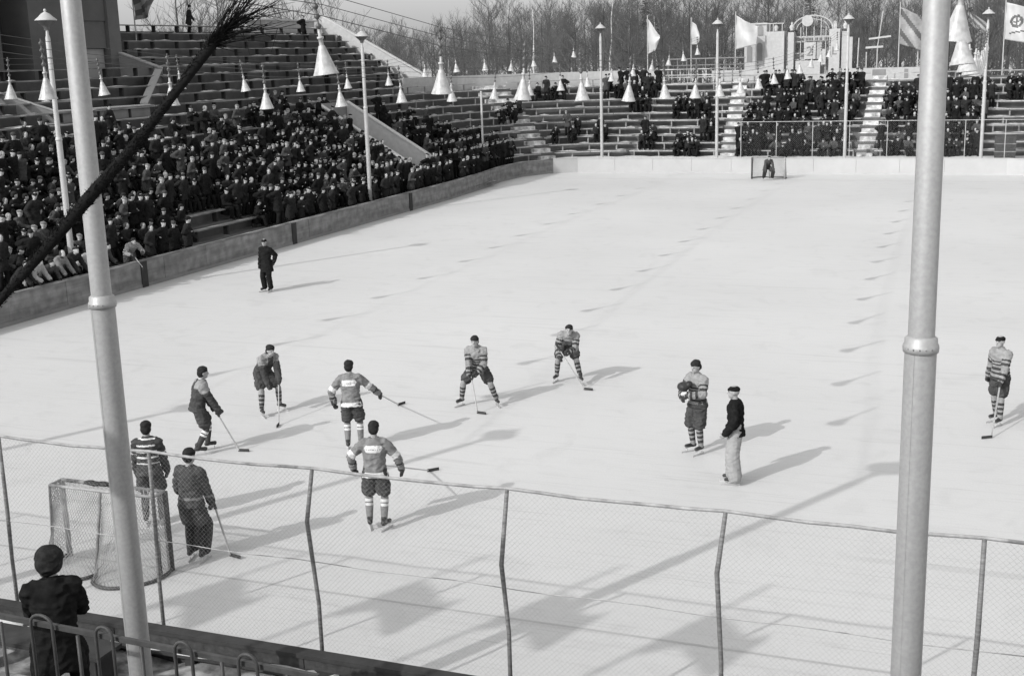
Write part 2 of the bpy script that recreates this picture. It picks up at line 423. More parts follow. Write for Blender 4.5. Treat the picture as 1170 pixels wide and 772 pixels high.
for ai,(l0,l1,u0,u1) in enumerate(AX):
    b=MB(root.location)
    for k in range(11):
        f=k/10; x0=l0+(u0-l0)*f; x1=l1+(u1-l1)*f; y=79+RUN*k
        b.box((x0,y+.01,zrow(k)+.001),(x1,y+.4,zrow(k)+.05)); b.box((x0+.02,y+.40,zrow(k)+.001),(x1-.02,y+.80,zrow(k)+.26))
    b.build('aisle_steps',M['aisle'],root)
b=MB(root.location)
for z in (zrow(10)+.95,zrow(10)+.55): b.box((CX,87.82,z),(-16.7,87.90,z+.07))
for i in range(10): b.box((CX+.2+i*.62,87.91,zrow(10)-.5),(CX+.28+i*.62,87.98,zrow(10)+1.0))
b.build('back_railing',M['wood_far'],root)

# snow patches lying on the corner tiers and lower rows
b=MB(); r3=random.Random(11)
def patch(c,rx,ry,z):
    n=11; ph=r3.random()*6
    b.add([(c[0]+rx*(1+.3*math.sin(3*t+ph)+.2*math.sin(7*t))*math.cos(t),c[1]+ry*(1+.3*math.sin(2*t+ph)+.15*math.cos(5*t))*math.sin(t),z) for t in [2*math.pi*i/n for i in range(n)]]+[(c[0],c[1],z+.05)],[(i,(i+1)%n,n) for i in range(n)])
for k in range(11):
    for j in range(12 if k<4 else 7):
        t=R(90+90*r3.random()); r=R0+RUN*k+.25+.1*r3.random(); p=arc_pt(r,t); 
        patch(p,.22+.3*r3.random()*abs(math.sin(t)),.2+.25*r3.random()*abs(math.cos(t)),zrow(k)+.012)
    for j in range(22):
        x=CX+r3.random()*(FX1-CX); patch((x,79+RUN*k+.2),.3+.6*r3.random(),.12,zrow(k)+.012)
for k in range(7,20):
    for j in range(26):
        y=25+r3.random()*53
        if k>14 and 37<y<54.5: continue
        patch((-28.4-RUN*k-.25,y),.12+.1*r3.random(),.2+.9*r3.random()**2,zrow(k)+.012)
        if r3.random()<.35: patch((-28.4-RUN*k-.42,y+1),.12,.2+.6*r3.random(),zrow(k)+.462)
tag(b.build('snow_patches',M['snow']),kind='stuff')

# sloping white wall closing the upper left stand
def slope_wall(name,label,pts,nvec,m,coping=None):
    root=empty(name,pts[0],0,label,'wall'); b=MB(root.location); b.prism(pts,nvec); b.build('wall_face',m,root)
    if coping:
        b=MB(root.location); a,c=coping; b.bar(a,c,.34,.07); b.build('coping',M['snow'],root)
    return root
zt=lambda x: Z0+.5625*(-x-28.4)
slope_wall('end_wall','sunlit white sloping wall closing the upper left grandstand',
  [(-36.4,79.05,zt(-36.4)-.2),(-36.4,79.05,zt(-36.4)+.85),(-44.6,79.05,zt(-44.6)+.75),(-44.6,79.05,zt(-44.6)-.9)],(0,.22,0),M['white'],((-36.3,79.16,zt(-36.4)+.90),(-44.6,79.16,zt(-44.6)+.80)))
# portal
x0,x1=-29.4,-34.6
for y,nm,mt,lb in ((60.35,'portal_wall',M['grey'],'grey sloping wall on the near side of the crowd entrance'),(63.6,'portal_wall',M['white'],'pale sloping wall on the far side of the crowd entrance')):
    slope_wall(nm,lb,[(x0,y,.3),(x0,y,zt(x0)+.75),(x1,y,zt(x1)+.95),(x1,y,.3)],(0,.2,0),mt,((x0,y+.1,zt(x0)+.80),(x1,y+.1,zt(x1)+1.0)))
slope_wall('portal_wall','grey back wall at the top of the crowd entrance',[(-34.82,60.35,.3),(-34.82,63.8,.3),(-34.82,63.8,zt(x1)+.98),(-34.82,60.35,zt(x1)+.98)],(.2,0,0),M['grey'])
# pavilion wing walls
def wall_quad(name,label,a,b_,za0,za1,zb0,zb1,th,m):
    root=empty(name,(a[0],a[1],za0),0,label,'wall'); A_=Vector((a[0],a[1],0)); B__=Vector((b_[0],b_[1],0)); n=(B__-A_).normalized().cross(Vector((0,0,1)))*th; z=Vector((0,0,1))
    b=MB(root.location); b.prism([A_+z*za0,B__+z*zb0,B__+z*zb1,A_+z*za1],n); b.build('wall_face',m,root)
    b=MB(root.location); b.bar(A_+n/2+z*(za1+.03),B__+n/2+z*(zb1+.03),abs(th)+.06,.06); b.build('coping',M['bldg_light'],root)
wall_quad('wing_wall','grey sloping wing wall right of the pavilion at its corner',(-42,53.6),(-39.6,53.6),6,8.15,6,7.35,.3,M['grey'])
wall_quad('retaining_wall','plain grey retaining wall slanting down right of the pavilion benches',(-39.6,53.58),(-36.95,48.6),5.5,7.35,4.8,5.75,.3,M['concrete'])
wall_quad('wing_wall','grey sloping wing wall left of the pavilion benches behind the lamp pole',(-39.8,40.4),(-36.95,42.4),5.6,7.05,4.8,5.72,.3,M['grey'])
root=empty('low_wall',(-36.9,46,5),0,'low snow topped wall in front of the pavilion benches','wall')
b=MB(root.location); b.box((-37.05,42.4,4.6),(-36.82,48.6,5.68)); b.build('wall_face',M['grey'],root)
b=MB(root.location); b.box((-37.1,42.4,5.682),(-36.78,48.6,5.74)); b.build('coping',M['snow'],root)
# pavilion
root=empty('pavilion',(-42,47,5),0,'tall dark stucco pavilion with deep openings at the top left','building'); o_=root.location
b=MB(o_); b.box((-54,37,4),(-44.0,53.6,22)); b.build('wall',M['bldg'],root)
b=MB(o_)
for y0,y1 in ((37,45.2),(47.1,50.7),(52.7,53.6)): b.box((-43.98,y0,5),(-42.0,y1,22))
b.box((-43.98,50.72,9.75),(-42.15,52.68,22)); b.build('pier',M['bldg'],root)
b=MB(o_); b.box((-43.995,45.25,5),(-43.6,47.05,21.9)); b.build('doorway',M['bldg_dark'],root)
b=MB(o_); b.box((-43.98,50.75,6.0),(-42.4,52.65,8.4)); b.build('door_panel',M['bldg_light'],root)
b=MB(o_); b.box((-42.0,47.1,6.3),(-41.7,53.6,6.6)); b.build('sill_course',M['concrete'],root)
b=MB(o_); b.box((-43.98,50.74,8.42),(-42.2,52.66,9.74)); b.build('lintel',M['bldg'],root)
# white hut on top of the stand
root=empty('roof_hut',(-44.6,73,9.6),0,'small white parapet hut on the top edge of the left stand','hut'); o_=root.location
b=MB(o_); b.box((-46.5,72.2,8.5),(-44.95,78.6,10.2)); b.build('wall',M['white'],root)
b=MB(o_); b.box((-46.6,71.0,10.2),(-44.85,78.9,10.3)); b.build('roof',M['snow'],root)

# ------------------------------------------------------------------ lamp poles
def lantern(root, z, s=1.0, m_=None):
    m_=m_ or M['pole_far']
    b=MB(); b.lathe([(0,.36),(.035,.35),(.05,.30),(.03,.27),(.05,.25),(.14,.20),(.24,.10),(.34,.02),(.345,0),(.33,-.01),(.0,.0)],(0,0,z),22); b.build('lamp_cap',m_,root,True)
    b=MB(); b.lathe([(.30,-.012),(.26,-.06),(.16,-.14),(.09,-.22),(.085,-.3)],(0,0,z),18); b.build('lamp_glass',M['insul'],root,True)
def lamp_pole(x,y,zb,ztop,r,label,group,near=False):
    t=empty('lamp_pole',(x,y,zb),0,label,'lamp pole',group); H=ztop-zb; mm=M['pole'] if near else M['pole_far']
    zc=5.22-zb
    b=MB(); b.lathe([(r*1.02,-.3),(r,0),(r*.98,zc-.05)],(0,0,0),28 if near else 12); b.build('lower_shaft',mm,t,True)
    b=MB(); b.lathe([(r*.98,zc-.06),(r*1.09,zc-.055),(r*1.12,zc-.02),(r*1.09,zc+.0),(r*1.02,zc+.01),(r*1.0,zc+.05),(r*.83,zc+.065)],(0,0,0),28 if near else 12); b.build('collar',mm,t,True)
    b=MB(); b.lathe([(r*.82,zc+.045),(r*.78,H-.55),(r*.5,H-.45),(r*.4,H-.28)],(0,0,0),28 if near else 12); b.build('upper_shaft',mm,t,True)
    lantern(t,H,m_=mm)
    if near:
        for a_ in (-1.9,1.2): b=MB(); b.box((r*1.0*math.cos(a_)-.001,r*1.0*math.sin(a_)-.001,.1),(r*1.0*math.cos(a_)+.001,r*1.0*math.sin(a_)+.001,zc-.06)); b.build('weld_seam',mm,t)
        for q in range(5): b=MB(); a_=-1.57+.35*(q-2); b.ellipsoid((r*1.09*math.cos(a_),r*1.09*math.sin(a_),zc-.02),.008,.008,.008,n=8); b.build('rivet',M['fpost'],t,True)
    b=MB(); b.lathe([(r*1.5,-.3),(r*1.5,.05),(r*1.05,.09)],(0,0,0),14); b.build('base_collar',mm,t,True)
    return t
lamp_pole(-.41,9.4,.1,8.75,.118,'thick silver lamp pole filling the right foreground','near lamp poles',True)
lamp_pole(-7.88,9.4,.1,8.75,.118,'thick silver lamp pole in the left foreground beside the dark coated man','near lamp poles',True)
lamp_pole(-15.35,9.4,.1,8.75,.118,'near lamp pole outside the picture whose shadow crosses the goal','near lamp poles',True)
lamp_pole(-22.8,9.4,.1,8.75,.118,'near lamp pole outside the picture, farthest left','near lamp poles',True)
for x,nm in ((-23.62,'directly left of the bare far benches'),(-16.1,'beside the left snowy aisle of the far stand'),(-8.28,'beside the right snowy aisle of the far stand'),(-.54,'at the right end of the far stand')):
    lamp_pole(x,77.5,.75,9.0,.10,'slim pale lamp pole '+nm,'far lamp poles')
lamp_pole(-28.3,32.5,.3,8.95,.10,'slim pale lamp pole at the left edge in front of the pavilion','side lamp poles')
lamp_pole(-28.3,53.9,.3,8.55,.10,'slim pale lamp pole in the crowd beside the portal walls','side lamp poles')
t=empty('short_post',(-29.3,71,1),0,'short pale post among the spectators at the far corner','post'); b=MB(); b.lathe([(.07,-.3),(.06,4.4),(0,4.42)],(0,0,0),10); b.build('shaft',M['pole_far'],t,True)

# ------------------------------------------------------------------ overhead cables and hanging lamps
ROWS=[(-.40,-.54,[7.42,7.12,6.95,6.82,6.72,6.66,6.6,6.58,6.6,6.62,6.66,6.7,6.76,6.82,6.9,7.0,7.1],'first','right'),
      (-7.93,-8.28,[7.24,6.87,6.63,6.45,6.30,6.21,6.08,5.97,5.95,5.98,6.05,6.15,6.3,6.48,6.68,6.9,7.2],'second','middle'),
      (-15.5,-16.1,[7.26,6.90,6.62,6.39,6.27,6.21,6.10,6.02,6.0,6.05,6.1,6.2,6.35,6.5,6.7,6.9,7.2],'third','left'),
      (-22.9,-23.6,[7.3,7.05,6.85,6.71,6.68,6.72,6.54,6.40,6.38,6.40,6.62,6.78,6.78,6.68,6.85,6.99,7.25],'fourth','far left')]
ORD=['nearest','second','third','fourth','fifth','sixth','seventh','eighth','ninth','tenth','eleventh','twelfth','thirteenth','fourteenth','fifteenth','sixteenth','farthest']
lampproto=None
for x0,x1,zs,rn,where in ROWS:
    root=empty('overhead_cable',(x0,9.4,8),0,{'first':'dark overhead cable strung from the right foreground pole down the rink','second':'dark triple overhead cable sagging across the picture from the left foreground pole','third':'dark overhead cable third from the right above the rink','fourth':'dark overhead cable nearest the left grandstand'}[rn],'cable','overhead lamp cables')
    ys=[14.13+3.6*i for i in range(17)]; X=lambda y: x0+(x1-x0)*(y-9.4)/68.1
    for dz,rr in ((.72,.006),(.86,.005),(1.0,.005)):
        b=MB(root.location); b.tube([(x0,9.4,8.0+dz*.35)]+[(X(y),y,z+dz) for y,z in zip(ys,zs)]+[(x1,77.5,7.8+dz*.4)],rr,5); b.build('wire',M['wire'],root)
    for i,(y,z) in enumerate(zip(ys,zs)):
        lb=f'white conical lamp shade, {ORD[i]} along the {where} overhead cable'
        if lampproto is None:
            t=empty('hanging_lamp',(0,0,0))
            b=MB(); b.lathe([(.166,0),(.162,.01),(.145,.045),(.105,.16),(.062,.29),(.040,.355),(.038,.36),(.0,.36)],(0,0,0),24)
            b.lathe([(.158,.0),(.13,.06),(.09,.17),(.05,.29)],(0,0,0),24); b.build('shade',M['lamp'],t,True)
            b=MB(); b.lathe([(.03,.355),(.028,.44),(.043,.445),(.043,.47),(.022,.475),(.018,.56)],(0,0,0),12); b.build('neck',M['lamp'],t,True)
            b=MB(); 
            for q in range(4): b.lathe([(.012,.56+q*.12),(.04,.59+q*.12),(.04,.61+q*.12),(.012,.64+q*.12),(.012,.68+q*.12)],(0,0,0),10)
            b.build('insulator',M['insul'],t,True)
            b=MB(); b.ellipsoid((0,0,.09),.05,.05,.07); b.build('bulb',M['lamp'],t,True)
            lampproto=t; o=t
        else: o=copy_tree(lampproto)
        o.location=(X(y),y,z); o.rotation_euler=(R(rnd.uniform(-5,5)),R(rnd.uniform(-5,5)),0); tag(o,lb,'hanging lamp','conical lamps on the overhead cables')
b=None

# ------------------------------------------------------------------ wire fences
def chain(mb,p0,p1,z0,z1,cell,r,sag=0):
    p0=Vector((p0[0],p0[1],0)); p1=Vector((p1[0],p1[1],0)); L=(p1-p0).length; d=(p1-p0)/L; H=z1-z0; nrm=Vector((d.y,-d.x,0))
    n=int((L+H)/cell)
    for s in (1,-1):
        for i in range(n):
            a=i*cell-(H if s==1 else 0); t0=0; t1=H
            u0=a if s==1 else a; 
            # line u = a + s*t
            ts=0.;te=H
            if s==1:
                ts=max(0,-a); te=min(H,L-a)
            else:
                ts=max(0,a-L); te=min(H,a)
            if te-ts<.03: continue
            A=p0+d*(a+s*ts)+Vector((0,0,z0+ts)); B=p0+d*(a+s*te)+Vector((0,0,z0+te))
            o=nrm*(.002*s); mb.add([A+o+d*r,A+o-d*r,A+o+nrm*r*1.2,B+o+d*r,B+o-d*r,B+o+nrm*r*1.2],[(0,1,4,3),(1,2,5,4),(2,0,3,5)])
root=empty('wire_fence',(-11,11.1,.9),0,'chain link fence with bent posts on top of the near boards','fence'); o_=root.location
FY=NB+.05; xs=[-24,-21.8,-19.6,-17.4,-15.2,-13.2,-11.1,-8.9,-6.75,-4.47,-2.22,.1,2.3]
ztop=3.09
for i,x in enumerate(xs):
    b=MB(o_); 
    if i==len(xs)-1: kx=0
    kx={-6.75:-.08,-4.47:-.06,-2.22:-.05}.get(x,.02); kz={-6.75:2.46,-4.47:2.24,-2.22:2.44}.get(x,2.1)
    b.tube([(x,FY,BH-.5),(x,FY,1.5),(x+kx,FY+.0,kz),(x+.03,FY,ztop)],[.024,.024,.026,.022],7); b.build('fence_post',M['fpost'],root,True)
b=MB(o_); pts=[]
for i in range(len(xs)-1):
    for q in range(6): f=q/6; pts.append((xs[i]+(xs[i+1]-xs[i])*f+.03,FY,ztop-.035*math.sin(math.pi*f)*(.5+rnd.random()*.5)))
pts.append((xs[-1]+.03,FY,ztop)); b.tube(pts,.018,7); b.build('top_rail',M['frail'],root,True)
b=MB(o_); b.tube([(xs[0]+i*.5,FY,1.99+.012*math.sin(i*1.7)) for i in range(53)],.006,4); b.build('seam_wire',M['mesh'],root)
b=MB(o_); chain(b,(xs[0],FY),(xs[-1],FY),BH+.01,ztop-.03,.058,.0011); b.build('wire_mesh',M['mesh'],root)
M['farmesh']=M['mesh']
root=empty('wire_fence',(-4,76.5,.9),0,'thin chain link fence on the far boards behind the far goal','fence'); o_=root.location
for i in range(9):
    b=MB(o_); x=-14.4+i*2.16; b.tube([(x,76.52,BH-.3),(x,76.52,3.1)],.022,5); b.build('fence_post',M['pole_far'],root)
b=MB(o_); b.tube([(-14.4,76.52,3.1),(2.9,76.52,3.1)],.018,5); b.build('top_rail',M['pole_far'],root)
b=MB(o_); chain(b,(-14.4,76.52),(2.9,76.52),BH,3.08,.12,.0016); b.build('wire_mesh',M['mesh'],root)

# ------------------------------------------------------------------ goals
def net_grid(b,P,nu,nv,r=.004,diag=True):
    # P(u,v)->point, cords in two diagonal families
    for s in (1,-1):
        for i in range(-nv,nu+1):
            pts=[]
            for j in range(nv+1):
                u=i+s*j if s==1 else i+nv-j
                if 0<=u<=nu: pts.append(P(u/nu,j/nv))
            if len(pts)>1: b.tube(pts,r,3,caps=False)
def goal(loc,rz,label,cordr=.0045,cell=.075):
    # local frame: mouth faces +Y, back toward -Y
    t=empty('hockey_goal',loc,rz,label,'goal','hockey goals'); w2=.95; H=1.25; d=.26
    for sx,mm in ((-1,M['net']),(1,M['goal_d'])):
        b=MB(); b.tube([(sx*w2,0,0),(sx*w2,0,H)],.045 if sx<0 else .05,12); b.build('goal_post',mm,t,True)
    b=MB(); b.tube([(-w2,0,H),(w2,0,H)],.03,10); b.build('crossbar',M['goal'],t,True)
    b=MB(); b.tube([(-w2,0,H),(-w2,-d,H),(w2-.02,-d,H),(w2,0,H)],.024,8); b.build('top_frame',M['net'],t,True)
    base=[(-w2,0),(-w2-.06,-.28),(-w2-.0,-.62),(-w2+.2,-.82),(-.45,-.86),(-.12,-.74),(0,-.55),(.12,-.78),(.42,-.90),(.72,-.78),(w2+.02,-.5),(w2+.06,-.2),(w2,0)]
    def sm(P,n=4):
        out=[]
        for i in range(len(P)-1):
            p0=P[max(0,i-1)];p1=P[i];p2=P[i+1];p3=P[min(len(P)-1,i+2)]
            for q in range(n):
                s=q/n; out.append(tuple(.5*((2*p1[k])+(-p0[k]+p2[k])*s+(2*p0[k]-5*p1[k]+4*p2[k]-p3[k])*s*s+(-p0[k]+3*p1[k]-3*p2[k]+p3[k])*s**3) for k in (0,1)))
        out.append(P[-1]); return out
    bc=sm(base); b=MB(); b.tube([(x,y,.03) for x,y in bc],.028,8); b.build('base_frame',M['goal_d'],t,True)
    b=MB(); b.tube([(-w2,-d,H),(-w2-.06,-.3,.03)],.02,7); b.build('back_stanchion',M['goal'],t,True)
    b=MB(); b.tube([(0,-d,H),(0,-.55,.03)],.024,7); b.build('back_stanchion',M['goal'],t,True)
    b=MB(); b.tube([(w2-.02,-d,H),(w2+.05,-.3,.03)],.018,7); b.build('back_stanchion',M['goal_d'],t,True)
    top=[]
    # arc length parametrisation of base and matching top line
    def along(poly,u):
        Ls=[0]
        for i in range(len(poly)-1): Ls.append(Ls[-1]+math.dist(poly[i],poly[i+1]))
        x=u*Ls[-1]
        for i in range(len(poly)-1):
            if Ls[i+1]>=x or i==len(poly)-2:
                f=(x-Ls[i])/max(1e-9,Ls[i+1]-Ls[i]); return tuple(poly[i][k]+(poly[i+1][k]-poly[i][k])*f for k in (0,1))
    tp=[(-w2,0),(-w2,-d),(0,-d),(w2-.02,-d),(w2,0)]
    def P(u,v):
        a=along(bc,u); c=along(tp,u); s=(1-v); bulge=.06*math.sin(math.pi*v)
        x=a[0]+(c[0]-a[0])*v; y=a[1]+(c[1]-a[1])*v
        return (x, y+bulge*(1 if y<-.3 else 0), .03+(H-.03)*v)
    nv=int(1.3/cell); nu=int(4.6/cell)
    b=MB(); net_grid(b,P,nu,nv,cordr)
    net_grid(b,lambda u,v:(-w2+2*w2*u,-d*v,H-.02*math.sin(math.pi*v)*math.sin(math.pi*u)),int(2*w2/cell),max(3,int(d/cell)),cordr)
    b.build('net',M['net'],t); return t
G1=goal((-12.15,14.28,0),0,'near goal cage with double lobed base and sagging net, seen from behind')
G2=goal((-12.1,72.9,0),math.pi,'small distant goal cage at the far end of the rink',.006,.11)
b=MB(); 
for dx,dy in ((0,0),(.12,.03),(-.1,.02)): b.ellipsoid((-12.35+dx,14.16+dy,1.30),.13,.07,.035,n=10)
tag(b.build('dropped_gloves',M['leather'],smooth=True),'dark pair of gloves lying on top of the near goal','gloves')

# ------------------------------------------------------------------ near deck, railing
root=empty('near_stand',(-10,4,0),0,'near plank stand below the camera','grandstand'); o_=root.location
for y0,y1,z in [(7.25,8.55,1.62)]+[(7.25-.8*(k+1),7.25-.8*k,2.10+.45*k) for k in range(12)]:
    if z<6.6: b=MB(o_); b.box((-26,y0+.004,.1),(4,y1,z)); b.build('plank_tier',M['wood'],root)
root=empty('hoop_railing',(-7,7.05,2.1),0,'dark iron railing with rounded hoops along the near stand','railing'); o_=root.location
RY=7.0
b=MB(o_); b.bar((-9.5,RY,3.20),(-4.3,RY,3.10),.032,.04); b.build('top_rail',M['rail'],root)
b=MB(o_); b.bar((-9.5,RY,2.42),(-4.75,RY,2.39),.022,.026); b.build('lower_rail',M['rail'],root)
for i,(xc,ww) in enumerate(((-8.3,.085),(-7.5,.085),(-6.74,.105),(-6.14,.078),(-5.42,.075),(-4.86,.08))):
    h_=3.24-.02*(xc+6.7)
    b=MB(o_); pts=[(xc-ww,RY-.05,2.1),(xc-ww,RY-.05,h_-.07)]+[(xc-ww*math.cos(a),RY-.05,h_-.07+.08*math.sin(a)) for a in [math.pi*q/8 for q in range(1,8)]]+[(xc+ww,RY-.05,h_-.07),(xc+ww,RY-.05,2.1)]
    b.tube(pts,.0135,8); b.build('hoop',M['rail'],root,True)
    b=MB(o_); b.tube([(xc+.30,RY,2.1),(xc+.30,RY,3.1)],.015,6); b.build('baluster',M['rail'],root,True)
root=empty('plank_bench',(-9,9.4,.2),0,'dark plank bench on the snow beside the near boards','bench'); o_=root.location
b=MB(o_); b.box((-13,9.95,1.0),(-8.9,10.35,1.05)); b.build('seat',M['wood_dark'],root)
for x in (-12.6,-10.8,-9.1): b=MB(o_); b.box((x,10.0,.2),(x+.1,10.3,.998)); b.build('leg',M['wood_dark'],root)
# ------------------------------------------------------------------ people
from mathutils import noise as mn
def remesh(mb, name, vox, mats, smooth_it=3, matfn=None, wr=0):
    me=bpy.data.meshes.new('tmp'); me.from_pydata(mb.v,[],mb.f); me.update()
    o=bpy.data.objects.new('tmp',me); col.objects.link(o)
    md=o.modifiers.new('r','REMESH'); md.mode='VOXEL'; md.voxel_size=vox; md.use_smooth_shade=True
    if smooth_it: s=o.modifiers.new('s','SMOOTH'); s.factor=.5; s.iterations=smooth_it
    dg=bpy.context.evaluated_depsgraph_get(); out=bpy.data.meshes.new_from_object(o.evaluated_get(dg))
    bpy.data.objects.remove(o); bpy.data.meshes.remove(me); out.name=name; out.materials.clear()
    for mt in mats: out.materials.append(mt)
    if wr:
        nn=[v.normal.copy() for v in out.vertices]; sd_=mn.noise(Vector((len(nn)*.37,1,2)))*9
        for v,n_ in zip(out.vertices,nn):
            q=v.co+Vector((sd_,0,0)); w1=abs(mn.noise(Vector((q.x*9,q.y*9,q.z*15)))); w2=mn.noise(q*24)
            v.co+=n_*(wr*(1-3.2*w1)+wr*.35*w2)
    if matfn:
        idx=[matfn(p.center) for p in out.polygons]; out.polygons.foreach_set('material_index',idx)
    else: out.polygons.foreach_set('material_index',[0]*len(out.polygons))
    out.polygons.foreach_set('use_smooth',[True]*len(out.polygons)); out.update(); return out
def ik(a,b,l1,l2,pole):
    a=Vector(a); b=Vector(b); d=b-a; L=d.length
    if L>(l1+l2)*.998: b=a+d*((l1+l2)*.998/L); d=b-a; L=d.length
    x=(l1*l1-l2*l2+L*L)/(2*L); h=math.sqrt(max(0,l1*l1-x*x)); u=d/L; p=Vector(pole); p=(p-u*p.dot(u))
    if p.length<1e-5: p=Vector((0,1,0))
    p.normalize(); return a+u*x+p*h, b
def pose(hip=(0,0,.955),lean=.05,side=0,twist=0,feet=((-.12,0,0),(.12,0,0)),hands=((-.26,.05,.78),(.26,.05,.78)),head=(0,0),skate=0,knee=None,elbow=None,seated=False,s=1.0):
    J={}; hp=Vector(hip); sd=Vector((math.sin(side),math.sin(lean)*math.cos(side),math.cos(lean)*math.cos(side))).normalized()
    rt=Vector((math.cos(twist),math.sin(twist),0)); rt=(rt-sd*rt.dot(sd)).normalized(); fw=sd.cross(rt)*1.0
    fw=Vector((0,0,0))+sd.cross(rt); fw=fw if fw.y>0 else -fw
    J.update(pel=hp,sd=sd,rt=rt,fw=fw,hr=Vector((1,0,0)))
    J['neck']=hp+sd*.52; J['sh']=[J['neck']-sd*.085+rt*(.172*q) for q in (-1,1)]
    up=(sd*.45+Vector((0,0,1))*.55).normalized()
    J['head']=J['neck']+up*.145+fw*.03; hy,hpch=head
    hf=Vector((-math.sin(hy+twist),math.cos(hy+twist),0)); hup=Vector((0,0,1)); hf=(hf*math.cos(hpch)+hup*math.sin(hpch)); hr=hf.cross(Vector((0,0,1))).normalized(); hu=hr.cross(hf)
    J['HM']=Matrix((hr,hf,hu)).transposed()
    J['hip']=[hp+Vector((.09*q,0,-.03)) for q in (-1,1)]; J['knee']=[];J['ank']=[];J['toe']=[]
    for i,(x,y,a) in enumerate(feet):
        z0=feet[i][3] if len(feet[i])>3 else 0
        an=Vector((x,y,.085+skate+z0)); kp=(knee[i] if knee else (math.sin(-a)*.5+(.15 if i else -.15),1,.1))
        k,an=ik(J['hip'][i],an,.43,.41,kp); J['knee'].append(k);J['ank'].append(an)
        J['toe'].append(an+Vector((-math.sin(a)*.15,math.cos(a)*.15,-.045)))
    J['elb']=[];J['wri']=[];J['hd']=[]
    for i in (0,1):
        ep=(elbow[i] if elbow else ((.7 if i else -.7),-1,-.3))
        e,wv=ik(J['sh'][i],hands[i],.29,.25,ep); J['elb'].append(e);J['wri'].append(wv);J['hd'].append((wv-e).normalized())
    J['skate']=skate; return J
def torso(mb,J,inf,lo=-.1,hi=.56,belly=1.0,flare=0):
    P=J['pel'];sd=J['sd'];rt=J['rt'];fw=J['fw']
    prof=[(-.30,.16+flare*1.2,.13+flare),(-.2,.16+flare,.125+flare*.8),(-.1,.155+flare*.6,.12+flare*.5),(0,.16,.118),(.12,.145,.108),(.22,.148,.11),(.34,.162,.12),(.41,.165,.112),(.465,.135,.09),(.50,.095,.072),(.53,.068,.06),(.56,.058,.055)]
    ru=Vector((1,0,0))
    R_=[]
    for h,a,b_ in prof:
        if lo-1e-6<=h<=hi+1e-6:
            f=max(0,min(1,h/.4)); u=(ru*(1-f)+rt*f).normalized(); c=P+sd*h
            if h<0: c=P+Vector((0,0,h))*.7+sd*h*.3
            v=u.cross(sd); R_.append((c,u*(a+inf),v*(b_+inf)))
    mb.rings(R_,18)
def arm(mb,J,i,inf,rs=(.058,.042,.030),end=1.0,cuff=0):
    s_,e,w_=J['sh'][i],J['elb'][i],J['wri'][i]
    mb.ellipsoid(s_-(s_-J['neck']).normalized()*.015,.056+inf,.056+inf,.058+inf); mb.cap(J['neck']-J['sd']*.03,s_+Vector((0,0,.0)),.040+inf,.048+inf); mb.cap(s_,e,rs[0]+inf,rs[1]+inf); mb.cap(e,e+(w_-e)*end,rs[1]+inf,rs[2]+inf+cuff)
def hand(mb,J,i,thick=1.0,curl=.6):
    w_=J['wri'][i]; d=J['hd'][i]; side=Vector((1,0,0)) if i==0 else Vector((-1,0,0)); side=(side-d*side.dot(d)).normalized(); nrm=d.cross(side)
    acr=nrm; pm=side
    k=w_+d*.085
    mb.rings([(w_,acr*.026*thick,pm*.022*thick),(w_+d*.03,acr*.034*thick,pm*.020*thick),(k,acr*.042*thick,pm*.017*thick),(k+d*.01,acr*.036*thick,pm*.012*thick)],10)
    for j,(o_,L) in enumerate(((-.030,.066),(-.010,.076),(.011,.072),(.031,.056))):
        a=k+acr*o_*thick; b1=a+(d*math.cos(curl*.5)+pm*math.sin(curl*.5))*L*.5; b2=b1+(d*math.cos(curl*1.4)+pm*math.sin(curl*1.4))*L*.5
        r=.0095*(thick*1.15 if thick>1 else 1); mb.cap(a-d*.01,b1,r,r*.95,8); mb.cap(b1,b2,r*.95,r*.85,8)
    a=w_+d*.03-acr*.030*thick; b1=a+(d*.6-acr*.6+pm*.35).normalized()*.04; mb.cap(a,b1,.012*thick,.011*thick,8); mb.cap(b1,b1+(d*.9+pm*.5).normalized()*.03,.011*thick,.009*thick,8)
def headmesh(mb,J,lod=0):
    H=J['head'];M_=J['HM']
    mb.cap(J['neck']-J['sd']*.05,H-M_@Vector((0,.01,.04)),.056,.052)
    mb.ellipsoid(H+M_@Vector((0,-.008,.024)),.081,.098,.098,M_,18); mb.ellipsoid(H+M_@Vector((0,.024,-.048)),.060,.068,.068,M_,14)
    if lod<2:
        mb.cap(H+M_@Vector((0,.088,.012)),H+M_@Vector((0,.103,-.018)),.010,.015,8)
        for q in (-1,1): mb.ellipsoid(H+M_@Vector((.076*q,-.005,-.006)),.011,.020,.032,M_,8)
        mb.ellipsoid(H+M_@Vector((0,.080,.032)),.046,.014,.012,M_,10); mb.ellipsoid(H+M_@Vector((0,.082,-.056)),.024,.010,.008,M_,8); mb.ellipsoid(H+M_@Vector((0,.074,-.088)),.022,.016,.016,M_,8)
def seg_t(p,a,b):
    d=b-a; t=(p-a).dot(d)/d.length_squared; tc=max(0,min(1,t)); return (p-(a+d*tc)).length, t
MATS_J=None
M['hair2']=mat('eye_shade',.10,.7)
M['skin2']=mat('wind_reddened_skin',.40,.6,.1,9)
